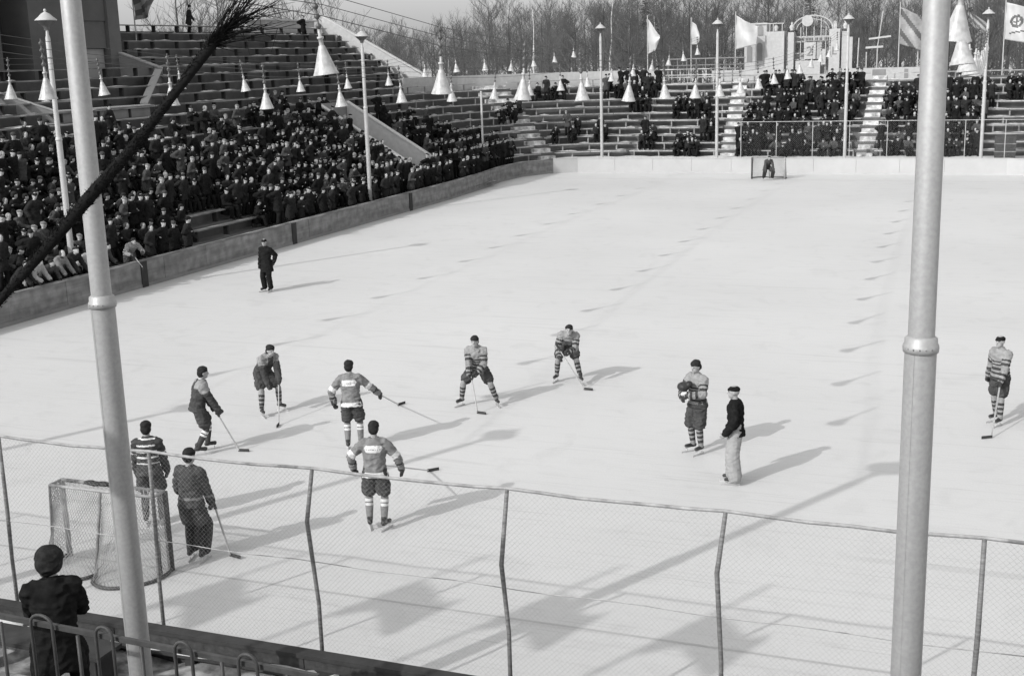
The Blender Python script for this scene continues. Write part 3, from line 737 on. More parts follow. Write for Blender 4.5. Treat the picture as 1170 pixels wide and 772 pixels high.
def person(name,label,loc,rz,J,outfit,vox=.014,parts=True,headwear='hair',group=None,lod=0,extra=None,cat='person'):
    """body + clothing as children; outfit: dict"""
    t=empty(name,loc,rz,label,cat,group)
    legm=outfit.get('legs','tights')
    b=MB(); torso(b,J,-.012)
    for i in (0,1):
        arm(b,J,i,-.006); b.cap(J['hip'][i],J['knee'][i],.082,.055); b.cap(J['knee'][i],J['knee'][i].lerp(J['ank'][i],.35),.052,.056); b.cap(J['knee'][i].lerp(J['ank'][i],.35),J['ank'][i],.055,.038); b.cap(J['ank'][i]-Vector((0,0,.02)),J['toe'][i],.036,.03)
        if outfit.get('bare') and lod==0: hand(b,J,i)
        elif lod: b.cap(J['wri'][i],J['wri'][i]+J['hd'][i]*.11,.034,.03,8)
        else: b.cap(J['wri'][i],J['wri'][i]+J['hd'][i]*.08,.03,.03)
    headmesh(b,J,lod)
    zneck=J['neck']; 
    HM=J['HM']; HMi=HM.transposed(); HC=J['head']
    def bm(c):
        if lod and (c-zneck).length>.42: return 1
        if (c-HC).length<.2 or (c-zneck).length<.09:
            q=HMi@(c-HC)
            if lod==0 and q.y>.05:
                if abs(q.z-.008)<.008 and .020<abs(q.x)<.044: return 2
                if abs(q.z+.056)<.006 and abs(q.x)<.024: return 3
            return 0
        for i in (0,1):
            if (c-J['wri'][i]).length<.2 and (c-J['wri'][i]).dot(J['hd'][i])>-.03 and (outfit.get('bare') or lod): return 0
        return 1
    M.setdefault('lip',mat('lip',.2,.5)); 
    me=remesh(b,'body',vox*.8 if lod==0 else vox,[M['skin' if not lod else 'skin2'],M[legm],M['hair2'],M['lip']],2 if lod==0 else 1,bm); link_mesh('body',me,t)
    # upper garment
    g=outfit.get('top','knit'); long=outfit.get('coat',False)
    b=MB(); inf=(.030 if lod==0 else .024) if not long else .034
    torso(b,J,inf,-.1 if not long else -.30,.53,flare=.045 if not long else .03)
    for i in (0,1): arm(b,J,i,inf-.002,end=.97,cuff=.004)
    if long and outfit.get('coatlegs'):
        for i in (0,1): b.cap(J['hip'][i],J['hip'][i].lerp(J['knee'][i],.6),.125,.12)
    tex=outfit.get('topfn'); mats=[M[x] for x in outfit.get('topmats',[g])]
    me=remesh(b,'jersey',vox,mats,2 if lod==0 else 1,(lambda c:tex(c,J)) if tex else None,wr=.012 if lod==0 else .010); link_mesh('coat' if long else 'jersey',me,t)
    if outfit.get('collar'):
        b=MB(); n=J['neck']; b.rings([(n-J['sd']*.03,J['rt']*.085,J['fw']*.08),(n+J['sd']*.015,J['rt']*.068,J['fw']*.066),(n+J['sd']*.03,J['rt']*.062,J['fw']*.060)],14); b.build('collar',M[outfit['collar']],t,True)
    # lower garment
    if outfit.get('shorts'):
        b=MB(); torso(b,J,.016,-.1,.0); tl=outfit.get('shortlen',.72)
        for i in (0,1): b.cap(J['hip'][i],J['hip'][i].lerp(J['knee'][i],tl),.114,.122)
        link_mesh('shorts',remesh(b,'shorts',vox,[M[outfit['shorts']]],2,wr=.014),t)
    if outfit.get('trousers'):
        b=MB(); torso(b,J,.02,-.1,.12)
        w0,w1,w2=outfit.get('wide',(.105,.085,.085))
        for i in (0,1): b.cap(J['hip'][i],J['knee'][i],w0,w1); b.cap(J['knee'][i],J['ank'][i]+Vector((0,0,.03)),w1,w2)
        link_mesh('trousers',remesh(b,'trousers',vox,[M[outfit['trousers']]],2 if lod==0 else 1,wr=.006 if lod==0 else 0),t)
    if outfit.get('socks') and not lod:
        for i in (0,1):
            k,a=J['knee'][i],J['ank'][i]; b=MB(); b.cap(k.lerp(a,.05),k.lerp(a,.4),.066,.068); b.cap(k.lerp(a,.4),a,.067,.050)
            fn=outfit.get('sockfn'); link_mesh('sock',remesh(b,'sock',vox*.8,[M[x] for x in outfit['socks']],1,(lambda c,k=k,a=a:fn(seg_t(c,k,a)[1])) if fn else None),t)
    if outfit.get('pads'):
        for i in (0,1):
            k,a=J['knee'][i],J['ank'][i]; fwd=Vector((0,1,.15)); b=MB(); u=Vector((1,0,0))
            top=k.lerp(J['hip'][i],.28)
            b.rings([(a+fwd*.08-Vector((0,0,.03)),u*.10,fwd*.05),(a.lerp(k,.5)+fwd*.085,u*.125,fwd*.06),(k+fwd*.085,u*.13,fwd*.065),(top+fwd*.085,u*.12,fwd*.045)],12); link_mesh('leg_pad',remesh(b,'leg_pad',vox,[M['leather']],2),t)
    if lod==0:
        if outfit.get('gloves'):
            for i in (0,1):
                b=MB(); hand(b,J,i,1.75,.9); b.cap(J['wri'][i]-J['hd'][i]*.08,J['wri'][i]+J['hd'][i]*.03,.062,.055); link_mesh('glove',remesh(b,'glove',.010,[M[outfit['gloves']]],1),t)
        for i in (0,1):
            a,to=J['ank'][i],J['toe'][i]; d=(to-a); d.z=0; d=d.normalized(); sole=a.z-.06
            b=MB(); b.cap(a+Vector((0,0,.06)),a-Vector((0,0,.02)),.050,.046); b.cap(a-Vector((0,0,.022))-d*.03,Vector((a.x,a.y,sole+.035))+d*.15,.042,.034); sk=remesh(b,'boot',.011,[M['leather']],1)
            if J['skate']:
                s_=link_mesh('skate',sk,t); b=MB(); c=Vector((a.x,a.y,0)); z=a.z-.085-J['skate']
                b.bar(c-d*.09+Vector((0,0,z+.018)),c+d*.24+Vector((0,0,z+.018)),.006,.036); 
                for q in (-.02,.13): b.tube([c+d*q+Vector((0,0,z+.03)),c+d*q+Vector((0,0,z+.075))],.010,6)
                b.build('blade',M['steel'],s_)
            else: link_mesh('boot',sk,t)
    # headwear
    H=J['head']; b=MB()
    if headwear in('hair','bushy'):
        f=1.26 if headwear=='bushy' else 1.0
        if headwear=='bushy': b.ellipsoid(H+HM@Vector((0,-.020,.01)),.112,.118,.118,HM,14)
        b.ellipsoid(H+HM@Vector((0,-.008,.058)),.091*f,.105*f,.081*f,HM,16); b.ellipsoid(H+HM@Vector((0,-.048,-.002)),.087*f,.070*f,.088*f,HM,12)
        link_mesh('hair',remesh(b,'hair',.010 if lod==0 else .022,[M['hair']],1,wr=(.010 if headwear=='bushy' else .005) if lod==0 else 0),t)
    elif headwear=='cap':
        b.ellipsoid(H+HM@Vector((0,-.012,.055)),.090,.104,.060,HM,16); b.cap(H+HM@Vector((-.035,.085,.045)),H+HM@Vector((.035,.085,.045)),.022,.022,8)
        link_mesh('cap',remesh(b,'cap',.012 if lod==0 else .022,[M[outfit.get('capm','black')]],1),t)
    elif headwear=='fur':
        b.ellipsoid(H+HM@Vector((0,-.012,.075)),.100,.115,.070,HM,14); b.ellipsoid(H+HM@Vector((0,-.035,.02)),.098,.08,.055,HM,12)
        link_mesh('fur_hat',remesh(b,'fur_hat',.02,[M[outfit.get('capm','black')]],1),t)
    elif headwear=='scarf':
        b.ellipsoid(H+HM@Vector((0,-.022,.02)),.093,.098,.105,HM,14); b.ellipsoid(J['neck']+J['sd']*.02,.09,.09,.05)
        link_mesh('headscarf',remesh(b,'headscarf',.02,[M[outfit.get('capm','knit_l')]],1),t)
    return t
def stick(label,grip,heel,toe,wood='stick',group='hockey sticks'):
    g=Vector(grip);h=Vector(heel);tt=Vector(toe); t=empty('hockey_stick',h,0,label,'hockey stick',group); off=t.location
    b=MB(off); b.bar(g,h,.017,.024,up=(tt-h)); b.build('shaft',M[wood],t)
    tt=h+(tt-h).normalized()*min(.21,(tt-h).length); b=MB(off); b.bar(h-(tt-h)*.08,tt,.014,.055); b.build('blade',M['tape'],t)
    b=MB(off); b.bar(g+(g-h).normalized()*.001,g+(h-g).normalized()*.2,.030,.038,up=(tt-h)); b.build('grip_tape',M['tape'],t)
    return t
def L2W(loc,rz,p): c,s=math.cos(rz),math.sin(rz); return Vector((loc[0]+p[0]*c-p[1]*s,loc[1]+p[0]*s+p[1]*c,loc[2]+p[2]))
DEG=lambda d: YAW+R(d)

def trunkcoord(c,J):
    q=c-J['pel']; return q.dot(J['sd']), q.dot(J['rt']), q.dot(J['rt'].cross(J['sd']))
def part_of(c,J):
    best=(seg_t(c,J['pel'],J['neck']-J['sd']*.08)[0]-.13,'t',0,0)
    for i in (0,1):
        d,t_=seg_t(c,J['sh'][i],J['elb'][i]); best=min(best,(d-.06,'u',i,t_)); d,t_=seg_t(c,J['elb'][i],J['wri'][i]); best=min(best,(d-.045,'f',i,t_))
    return best
def jersey_back(c,J):      # mats: knit, whiteknit, band
    _,k,i,t_=part_of(c,J)
    if k=='t':
        h,u,f=trunkcoord(c,J)
        if h<-.015: return 1
        if f<0 or True:
            if .31<h<.42 and abs(u)<.155-.7*abs(h-.37) and not (.350<h<.362 and int(u*60)%2==0): return 1
            if f<.02 and abs(u)<.055 and .16<h<.295 and not(abs(u)<.018 and (.195<h<.22 or .235<h<.26)): return 1
        return 0
    if k=='u': return 1 if .72<t_<1.02 else 0
    return 1 if t_<.16 else (2 if .45<t_<.6 else 0)
def jersey_banded(c,J):    # mats: knit_l, band
    _,k,i,t_=part_of(c,J)
    if k=='t':
        h,u,f=trunkcoord(c,J); return 1 if (h<-.02 or .03<h<.075 or .12<h<.165 or .21<h<.235 or .275<h<.305 or (abs(u)<.03 and .33<h<.37 and f>0)) else 0
    if k=='u': return 1 if (.35<t_<.48 or .62<t_<.8) else 0
    return 1 if (.02<t_<.2 or .4<t_<.6 or .8<t_<1) else 0
def jersey_dark(c,J):      # mats: coat2, band, knit_l
    _,k,i,t_=part_of(c,J)
    if k=='t':
        h,u,f=trunkcoord(c,J); return 2 if h>.36 and abs(u)>.06 else (1 if (.0<h<.06 or .12<h<.18) else 0)
    if k=='u': return 2 if t_<.45 else (1 if t_>.6 else 0)
    return 1 if .3<t_<.5 else 0
def jersey_stripes(c,J):   # mats: coat2, whiteknit
    _,k,i,t_=part_of(c,J)
    if k=='t': h,u,f=trunkcoord(c,J); return 1 if (h*100)%10<2.2 and h>.1 else 0
    return 1 if k=='u' and .55<t_<.62 or k=='f' and .1<t_<.18 else 0
band3=lambda t_: 1 if (.22<t_<.34 or .44<t_<.56 or .66<t_<.80) else 0
whiteband=lambda t_: 1 if (.10<t_<.22 or .28<t_<.38) else 0
A=dict(top='knit',topmats=['knit','whiteknit','band'],topfn=jersey_back,shorts='shorts',socks=['knit','whiteknit'],sockfn=whiteband,gloves='leather',legs='tights')
B_=dict(top='knit_l',topmats=['knit_l','band'],topfn=jersey_banded,shorts='shorts',socks=['knit_l','band'],sockfn=band3,gloves='leather',legs='knit_l',collar='knit_l')
C_=dict(A,topmats=['coat2','band','knit_l'],topfn=jersey_dark,socks=['coat2','whiteknit'],legs='coat2',collar='whiteknit')
D_=dict(B_,topmats=['coat2','band','knit_l'],topfn=jersey_dark,socks=['knit_l','band'],legs='tights')
SK=.075
grp='hockey players on the ice'
# front player, back to the camera
loc=(-8.93,16.66,0); rz=DEG(-2)
J=pose(hip=(0,0,1.015),lean=.12,feet=((-.13,.02,.25),(.11,-.05,-.5)),hands=((-.37,.14,1.02),(.40,.17,.99)),skate=SK,elbow=((-1,-.4,.1),(1,-.5,.1)),head=(0,-.2))
person('person','hockey player seen from behind, gloves out, nearest the wire fence in white banded jersey',loc,rz,J,A,group=grp)
stick('stick of the nearest hockey player, lying out to the right',L2W(loc,rz,(.05,.30,1.0)),(-9.35,19.5,.03),(-9.1,19.75,.03),'stickw')
# second, further
loc=(-11.27,20.23,0); rz=DEG(-4)
J=pose(hip=(0,0,1.015),lean=.10,side=-.05,feet=((-.12,.02,.2),(.12,.10,-.3)),hands=((-.36,.05,.98),(.52,.30,1.05)),skate=SK,elbow=((-1,-.6,.1),(1,-.5,-.2)))
person('person','hockey player seen from behind with right arm held out, in white banded jersey',loc,rz,J,A,group=grp)
stick('white shafted stick held out by the player with right arm extended',L2W(loc,rz,(.45,.30,1.08)),(-11.85,23.35,.035),(-11.62,23.95,.035),'stickw')
# leftmost skater of the line
loc=(-14.1,19.3,0); rz=DEG(-62)
J=pose(hip=(0,-.05,.96),lean=.24,feet=((-.12,.12,.1),(.12,-.14,-.2)),hands=((-.20,.30,.84),(.22,.34,.80)),skate=SK,head=(-.1,-.05))
person('person','hockey player in dark jersey facing right, knees bent, left of the group',loc,rz,J,C_,group=grp)
stick('stick held low by the dark player facing right',L2W(loc,rz,(.10,.25,.90)),L2W(loc,rz,(.30,.62,.03)),L2W(loc,rz,(.45,.80,.03)))
loc=(-14.35,22.1,0); rz=DEG(-138)
J=pose(hip=(0,-.18,.92),lean=.72,feet=((-.27,.0,.3),(.25,.12,-.3)),hands=((-.05,.42,.80),(.16,.32,.66)),skate=SK,head=(.1,-.1))
person('person','dark jerseyed hockey player bent forward with stick across the knees, socks banded',loc,rz,J,D_,group=grp)
stick('stick of the player bent forward at the left',L2W(loc,rz,(-.05,.40,.88)),L2W(loc,rz,(.35,.95,.03)),L2W(loc,rz,(.55,1.15,.03)))
loc=(-10.15,23.86,0); rz=DEG(168)
J=pose(hip=(0,-.10,.86),lean=.42,feet=((-.40,.0,.5),(.36,.06,-.5)),hands=((-.09,.34,.84),(.10,.34,.76)),skate=SK,head=(0,.05))
person('person','hockey player facing the camera in wide low stance, pale banded jersey',loc,rz,J,B_,group=grp)
stick('stick held between the knees of the crouching pale player',L2W(loc,rz,(.10,.30,.93)),L2W(loc,rz,(-.12,.62,.03)),L2W(loc,rz,(-.36,.70,.03)))
loc=(-8.86,26.15,0); rz=DEG(176)
J=pose(hip=(.0,-.20,.96),lean=1.05,side=-.10,feet=((-.30,.16,.3),(.26,-.16,-.4)),hands=((-.06,.50,.86),(.18,.38,.74)),skate=SK,head=(0,.15),twist=-.1)
person('person','hockey player leaning far forward over a stick, farthest of the middle pair',loc,rz,J,B_,group=grp)
stick('stick held diagonally by the player leaning far forward',L2W(loc,rz,(.25,.36,1.02)),L2W(loc,rz,(-.38,.62,.03)),L2W(loc,rz,(-.62,.72,.03)))
loc=(-4.88,21.94,0); rz=DEG(128)
J=pose(hip=(0,0,1.02),lean=.04,feet=((-.11,.02,.1),(.11,.0,-.3)),hands=((-.10,.32,1.20),(.12,.30,1.14)),skate=SK,head=(0,-.15),elbow=((-1,-.4,-.6),(1,-.4,-.6)))
person('person','standing hockey player facing left and hugging a dark glove bundle to the chest',loc,rz,J,dict(B_,shortlen=.92),group=grp)
b=MB(); c=Vector((0,0,0)); b.ellipsoid((0,0,0),.12,.13,.09); b.ellipsoid((.10,.02,.05),.07,.09,.06); 
o=link_mesh('glove_bundle',remesh(b,'glove_bundle',.012,[M['leather']],2)); o.location=L2W(loc,rz,(.02,.36,1.36)); tag(o,'dark leather glove bundle hugged by the standing player','gloves')
b=MB(); b.ellipsoid((0,0,0),.075,.06,.05); b.ellipsoid((.06,.0,-.06),.04,.045,.07); o=link_mesh('white_towel',remesh(b,'white_towel',.012,[M['whiteknit']],1,wr=.012)); o.location=L2W(loc,rz,(-.02,.36,1.23)); tag(o,'white towel held below the glove bundle by the standing player','towel')
# officials
loc=(-3.87,20.41,0); rz=DEG(75)
J=pose(hip=(0,0,1.0),lean=.02,feet=((-.08,.0,.1),(.10,.05,-.1)),hands=((-.22,.16,.98),(.22,.14,.96)),skate=.05,head=(.05,0),elbow=((-1,-1,0),(1,-1,0)))
person('person','official in dark jacket, cap and wide pale trousers standing right of centre',loc,rz,J,dict(top='black',topmats=['black'],trousers='trouser',wide=(.125,.125,.125),bare=True,legs='trouser',collar='black'),headwear='cap')
loc=(-22.26,34.78,0); rz=DEG(150)
J=pose(hip=(0,0,.99),lean=.03,feet=((-.11,.0,.2),(.13,.02,-.2)),hands=((-.20,-.12,.98),(.30,.02,.82)),skate=.05,head=(.4,0))
person('person','official in a dark suit and cap standing alone by the left boards',loc,rz,J,dict(top='black',topmats=['black'],coat=True,trousers='black',wide=(.11,.095,.09),gloves='leather',legs='black',collar='whiteknit'),headwear='cap')
loc=(.41,25.36,0); rz=DEG(118)
J=pose(hip=(0,0,1.02),lean=.06,feet=((-.13,.10,.2),(.12,-.08,-.1)),hands=((-.20,.24,.92),(.27,.02,.95)),skate=SK,head=(.1,0))
person('person','capped hockey player with pale banded jersey standing alone at the right edge',loc,rz,J,B_,headwear='cap',group=grp)
stick('stick resting on the ice in front of the player at right edge',L2W(loc,rz,(-.20,.22,1.02)),(.30,24.35,.03),(.10,24.22,.03))
# goal area
loc=(-12.61,15.75,0); rz=DEG(5)
J=pose(hip=(0,0,.99),lean=.08,feet=((-.12,.0,.1),(.12,.04,-.1)),hands=((-.24,.18,.90),(.25,.18,.88)),skate=SK)
person('person','striped dark hockey player seen from behind just beyond the near goal',loc,rz,J,dict(A,topmats=['coat2','whiteknit'],topfn=jersey_stripes,socks=['coat2','band'],sockfn=band3,legs='coat2'),group=grp)
loc=(-11.02,14.66,0); rz=DEG(-14)
J=pose(hip=(0,0,1.01),lean=.07,feet=((-.11,.03,.1),(.11,.0,-.1)),hands=((-.20,.22,.98),(.24,.22,.84)),skate=SK,head=(-.2,-.1))
person('person','goalkeeper in dark kit and leg pads standing beside the near goal post',loc,rz,J,dict(top='coat2',topmats=['coat2','coat','knit'],topfn=lambda c,J:(2 if .02<trunkcoord(c,J)[0]<.06 else 0),shorts='shorts',pads=True,gloves='leather',legs='coat'),group=grp)
stick('goalkeeper stick reaching out right from the near goal',L2W(loc,rz,(.22,.24,.98)),(-10.62,14.98,.04),(-10.38,14.93,.04))
loc=(-12.04,72.3,0); rz=DEG(185)
J=pose(hip=(0,-.1,.80),lean=.75,feet=((-.26,.0,.3),(.24,.0,-.3)),hands=((-.25,.40,.60),(.25,.40,.60)),skate=SK,head=(0,.3))
person('person','distant crouching goalkeeper in front of the far goal',loc,rz,J,dict(top='coat2',topmats=['coat2'],shorts='shorts',pads=True,gloves='leather',legs='coat'),group=grp,headwear='cap',vox=.02)
# foreground man
loc=(-7.42,7.82,1.76); rz=DEG(16)
J=pose(hip=(0,-.12,.82),lean=.30,feet=((-.12,.0,.1),(.12,.03,-.1)),hands=((-.14,.40,.92),(.14,.38,.92)),head=(-.15,-.25),elbow=((-.45,-.3,-1),(.45,-.3,-1)))
person('person','bushy haired man in a black coat watching from the lower left foreground',loc,rz,J,dict(top='black',topmats=['black'],coat=True,coatlegs=True,trousers='black',bare=True,legs='black',collar='black'),headwear='bushy',vox=.012)
# leaning player on the boards
loc=(-27.62,34.6,.30); rz=R(-120)
J=pose(hip=(0,-.05,.93),lean=1.0,feet=((-.12,-.08,.1),(.12,-.08,-.1)),hands=((-.22,.62,.92),(.22,.66,.90)),head=(0,.3))
person('person','player in pale jersey with a white belt band leaning over the left boards',loc,rz,J,dict(B_,topmats=['knit_l','whiteknit'],topfn=lambda c,J:(1 if (trunkcoord(c,J)[0]<.07) else 0)),cat='person')
stick('short white stick held over the left boards by the leaning player',L2W(loc,rz,(.2,.64,1.0)),(-26.8,34.2,.75),(-26.7,34.0,.70),'stickw')

# ---------------- spectators
def spec_variants():
    V={'sit':[],'stand':[],'lean':[]}
    coats=['black','coat','black','coat','black','coat','black','coat2','black','black','coat','black','coat2']; hats=['cap','fur','hair','scarf','cap','hair','fur','cap','scarf','hair','cap','hair','hair']; hm=['coat','black','black','coat2','black','coat','coat2','knit','knit_l','black','coat','black','black']
    vr=random.Random(4); u=vr.uniform
    def sitJ(q): return pose(hip=(0,-.02,.50),lean=u(.0,.5),side=u(-.12,.12),twist=u(-.35,.35),feet=((-.13+u(-.06,.04),.38+u(-.1,.1),.1),(.13+u(-.04,.06),.40+u(-.1,.1),-.1)),hands=((-.14+u(-.1,.1),.28+u(-.05,.12),.62+u(-.05,.35)),(.14+u(-.1,.1),.30+u(-.05,.12),.60+u(-.05,.3))),head=(u(-.7,.7),u(-.35,.05)))
    def stJ(q): return pose(hip=(0,0,.945),lean=u(0,.22),side=u(-.1,.1),twist=u(-.4,.4),feet=((-.12,u(-.1,.1),.1),(.12,u(-.1,.1),-.1)),hands=((-.20+u(-.05,.15),u(-.1,.3),u(.82,1.2)),(.20+u(-.15,.05),u(-.1,.3),u(.85,1.2))),head=(u(-.7,.7),u(-.35,.0)))
    leJ=lambda q: pose(hip=(0,-.10,.90),lean=.75+.1*(q%3),feet=((-.12,-.1,.1),(.12,-.1,-.1)),hands=((-.20,.50,.78),(.18,.52,.78)),head=(.2*((q%3)-1),.25))
    for kind,fn,n in (('sit',sitJ,13),('stand',stJ,13),('lean',leJ,4)):
        for q in range(n):
            cm=coats[q] if kind!='lean' else ('coat','coat3','coat2','knit')[q]
            t=person('spectator','x',(0,0,-50),0,fn(q),dict(top=cm,topmats=[cm],coat=True,coatlegs=(kind=='stand'),trousers='black',legs='black',capm=hm[q]),vox=.03,headwear=hats[q],lod=1)
            words={'black':'black','coat':'charcoal','coat2':'grey','coat3':'pale','knit':'light-grey'}[cm]; hw={'cap':'cap','fur':'fur hat','scarf':'headscarf','hair':'bare head'}[hats[q]]
            V[kind].append((t,words,hw))
    return V
VAR=spec_variants()
seats=[]    # (x,y,z,rz,kind,variant,rowlabel)
def inr(v,a,b): return a<=v<=b
s=random.Random(21)
for k in range(0,13):
    z=zrow(k); x=-28.4-RUN*k-.42; y=28.6+s.random()*.3
    while y<73:
        p=0
        if k<=6: p=.97
        elif k==7: p=.65 if y<44 else .97
        elif k==8: p=.15
        if 44<y<62:                                 # right of the pavilion the crowd thins upward
            if k>=6: p=[.35,.15,.08,.0,.0,0,0][k-6]
        if k==0 and 39.4<y<44.0 or k==1 and 40.0<y<43.4: p=0
        if inr(y,60.2,64.1) and 1<=k<=7: p=0
        if y>64:
            p=[.97,.97,.85,.5,.45,.35,.1,.02,0,0,0,0,0][k]
            if k>=3 and inr(y,70.5,73): p=.0
            if k>=3 and inr(y,66.9,67.8): p=.1
        if inr(y,54,60.2) and k>=6: p=[.97,.75,.4,.2,.0,0,0][k-6]
        if s.random()<p:
            st=s.random()<(.3 if y<64 else .75)
            seats.append((x+(.22 if st else .02)+s.uniform(-.06,.06),y,z,R(-90)+s.uniform(-.35,.35),'stand' if st else 'sit',s.randrange(13),k,'L'))
        y+=.43+s.random()*.13
for th in [i/100 for i in range(0,26,4)]:            # packed front rows round the corner start
    for k in range(0,3):
        if th>.22-.07*k: continue
        r=R0+RUN*k+.42; p=arc_pt(r,math.pi-th); seats.append((p[0],p[1],zrow(k),R(-90)-th,'stand',s.randrange(13),k,'L'))
y=45.0
while y<66.5:                                          # standing right behind the boards
    if s.random()<.8: seats.append((-27.75+s.uniform(-.15,.1),y,.30,R(-90)+s.uniform(-.4,.4),'stand',s.randrange(13),-1,'L'))
    y+=.62+s.random()*.2
for y in (35.9,36.6,37.3,38.1): seats.append((-27.75,y,.30,R(-90)+s.uniform(-.3,.3),'stand',s.randrange(13),-1,'L'))
for i,y in enumerate((29.3,29.9,30.5,31.0,31.6,32.2,33.0)): seats.append((-27.65,y,.30,R(-90)+s.uniform(-.3,.3),'lean',i%4,-1,'L'))
seats.append((-27.9,44.8,.7,R(-90),'stand',0,-1,'L'))
farr=[(-30.0,-28.4,8,8),(-25.6,-24.6,8,9),(-24.8,-21.8,8,9),(-23.4,-21.9,6,7),(-31.0,-30.0,5,6),(-27.4,-26.3,2,3),(-24.9,-24.1,2,3),(-21.6,-20.7,1,2),(-20.1,-19.1,5,6),(-18.6,-17.8,5,6),(-19.1,-18.1,0,1),(-18.3,-17.3,0,1),(-17.7,-16.9,2,3),(-15.2,-14.7,1,3),(-15.0,-13.5,3,5),(-14.6,-12.3,8,9),(-13.3,-11.5,5,6),(-12.0,-10.9,7,8),(-11.4,-9.0,6,7),(-10.8,-7.7,8,9),(-10.5,-8.3,5,6),(-15.0,-11.2,3,4),(-14.9,-12.3,0,1),(-11.8,-8.5,0,1),(-10.0,-8.5,2,4),(-6.4,-4.3,0,1),(-6.2,-4.5,3,7),(-4.3,-.1,3,7),(-4.0,-.5,0,2),(.9,2.4,7,8)]
for a,c,k0,k1 in farr:
    for k in range(k0,k1+1):
        x=a
        while x<c:
            if s.random()<.88:
                if x<-22.6:
                    th=math.pi/2+(-22.4-x)/14; 
                yy=79+RUN*k+.42; 
                if x<CX: r=R0+RUN*k+.4; dx=x-CX; yy=CYc+math.sqrt(max(.1,r*r-dx*dx))
                st=s.random()<.35; seats.append((x,yy-(.15 if st else 0),zrow(k),math.pi+s.uniform(-.4,.4),'stand' if st else 'sit',s.randrange(13),k,'F'))
            x+=.48+s.random()*.1
def depth(q): return (q[0]**2+q[1]**2)
CAMV=[]
def px(q):
    d=Vector((q[0],q[1],q[2]+1.3-CAM_Z)); return 585+F_PX*d.dot(_R2)/d.dot(_F), 386-F_PX*d.dot(_U2)/d.dot(_F)
seats=[q for q in seats if -12<px(q)[0]<1185]
seats.sort(key=depth)
NIND=288
ind=seats[:NIND]; rest=seats[NIND:]
ordw=['first','second','third','fourth','fifth','sixth','seventh','eighth','ninth','tenth','eleventh','twelfth','thirteenth','fourteenth','fifteenth','sixteenth','seventeenth','eighteenth','nineteenth','twentieth']
def ordn(n):
    if n<20: return ordw[n]
    tens=['','','twenty','thirty','forty','fifty','sixty','seventy'][(n+1)//10]; u=(n+1)%10
    return (tens+'-'+ordw[u-1]) if u else tens[:-1]+'ieth'
cnt={}
for q in sorted(ind,key=lambda q:(q[6],q[1])):
    x,y,z,rz,kind,v,k,sd_=q; z+=0; src,cw,hw=VAR[kind][v]; o=copy_tree(src); o.location=(x,y,z); o.rotation_euler=(0,0,rz)
    sc=rnd.uniform(.90,1.06); o.scale=(sc,sc*rnd.uniform(.95,1.08),sc); n=cnt.get(k,0); cnt[k]=n+1
    row='leaning at the left boards' if kind=='lean' else ('in the line behind the left boards' if k<0 else f'in row {k+1 if False else ordn(k)} of the left stand')
    row=row.replace('in row ','in the ').replace(' of the left stand',' row up the left stand')
    tag(o,f'{cw}-coated spectator, {hw}, {ordn(n)} from the left {row}','spectator','spectators in the left grandstand')
    if sum(len(w_) >0 for w_ in o['label'].split())>16: pass
# the rest of the crowd as one mass (more than 300 of a kind)
class NP:
    def __init__(s): s.v=[];s.l=[];s.c=[];s.m=[];s.nv=0;s.mats=[]
    def add(s,me,mw):
        n=len(me.vertices); a=np.empty(n*3,np.float32); me.vertices.foreach_get('co',a); a=a.reshape(-1,3); Mx=np.array(mw)
        s.v.append(a@Mx[:3,:3].T+Mx[:3,3]); l=np.empty(len(me.loops),np.int32); me.loops.foreach_get('vertex_index',l); s.l.append(l+s.nv)
        c=np.empty(len(me.polygons),np.int32); me.polygons.foreach_get('loop_total',c); s.c.append(c)
        mi=np.empty(len(me.polygons),np.int32); me.polygons.foreach_get('material_index',mi)
        mp=[]
        for mt in me.materials:
            if mt not in s.mats: s.mats.append(mt)
            mp.append(s.mats.index(mt))
        s.m.append(np.array(mp,np.int32)[mi]); s.nv+=n
    def build(s,name,smooth=True):
        me=bpy.data.meshes.new(name); v=np.concatenate(s.v); l=np.concatenate(s.l); c=np.concatenate(s.c); m_=np.concatenate(s.m)
        me.vertices.add(len(v)); me.vertices.foreach_set('co',v.astype(np.float32).ravel()); me.loops.add(len(l)); me.loops.foreach_set('vertex_index',l)
        me.polygons.add(len(c)); st=np.zeros(len(c),np.int32); st[1:]=np.cumsum(c)[:-1]; me.polygons.foreach_set('loop_start',st); me.polygons.foreach_set('loop_total',c)
        for mt in s.mats: me.materials.append(mt)
        me.polygons.foreach_set('material_index',m_); me.polygons.foreach_set('use_smooth',np.full(len(c),smooth)); me.update(calc_edges=True)
        return link_mesh(name,me)
npb=NP()
for x,y,z,rz,kind,v,k,sd_ in rest:
    mw=Matrix.Translation((x,y,z))@Matrix.Rotation(rz,4,'Z')
    for ch in VAR[kind][v][0].children: npb.add(ch.data,mw)
tag(npb.build('spectator_crowd'),kind='stuff')
# single people with a place of their own
def single(kind,v,loc,rz,label):
    o=copy_tree(VAR[kind][v][0]); o.name='spectator'; o.location=loc; o.rotation_euler=(0,0,rz); tag(o,label,'spectator')
    if 'group' in o: del o['group']
    return o
single('stand',0,(-43.7,74.9,zrow(18)),R(-90),'dark figure standing alone at the top of the left stand beside the white hut')
single('stand',1,(-44.2,62.7,zrow(19)-.1),R(-60),'dark figure standing on the top row of the left stand against the sky')
single('sit',4,(-12.0,77.9,.45),math.pi,'dark coated spectator sitting behind the boards just right of the far goal')
for kind in VAR:
    for t,_,_ in VAR[kind]:
        for ch in list(t.children): bpy.data.objects.remove(ch)
        bpy.data.objects.remove(t)
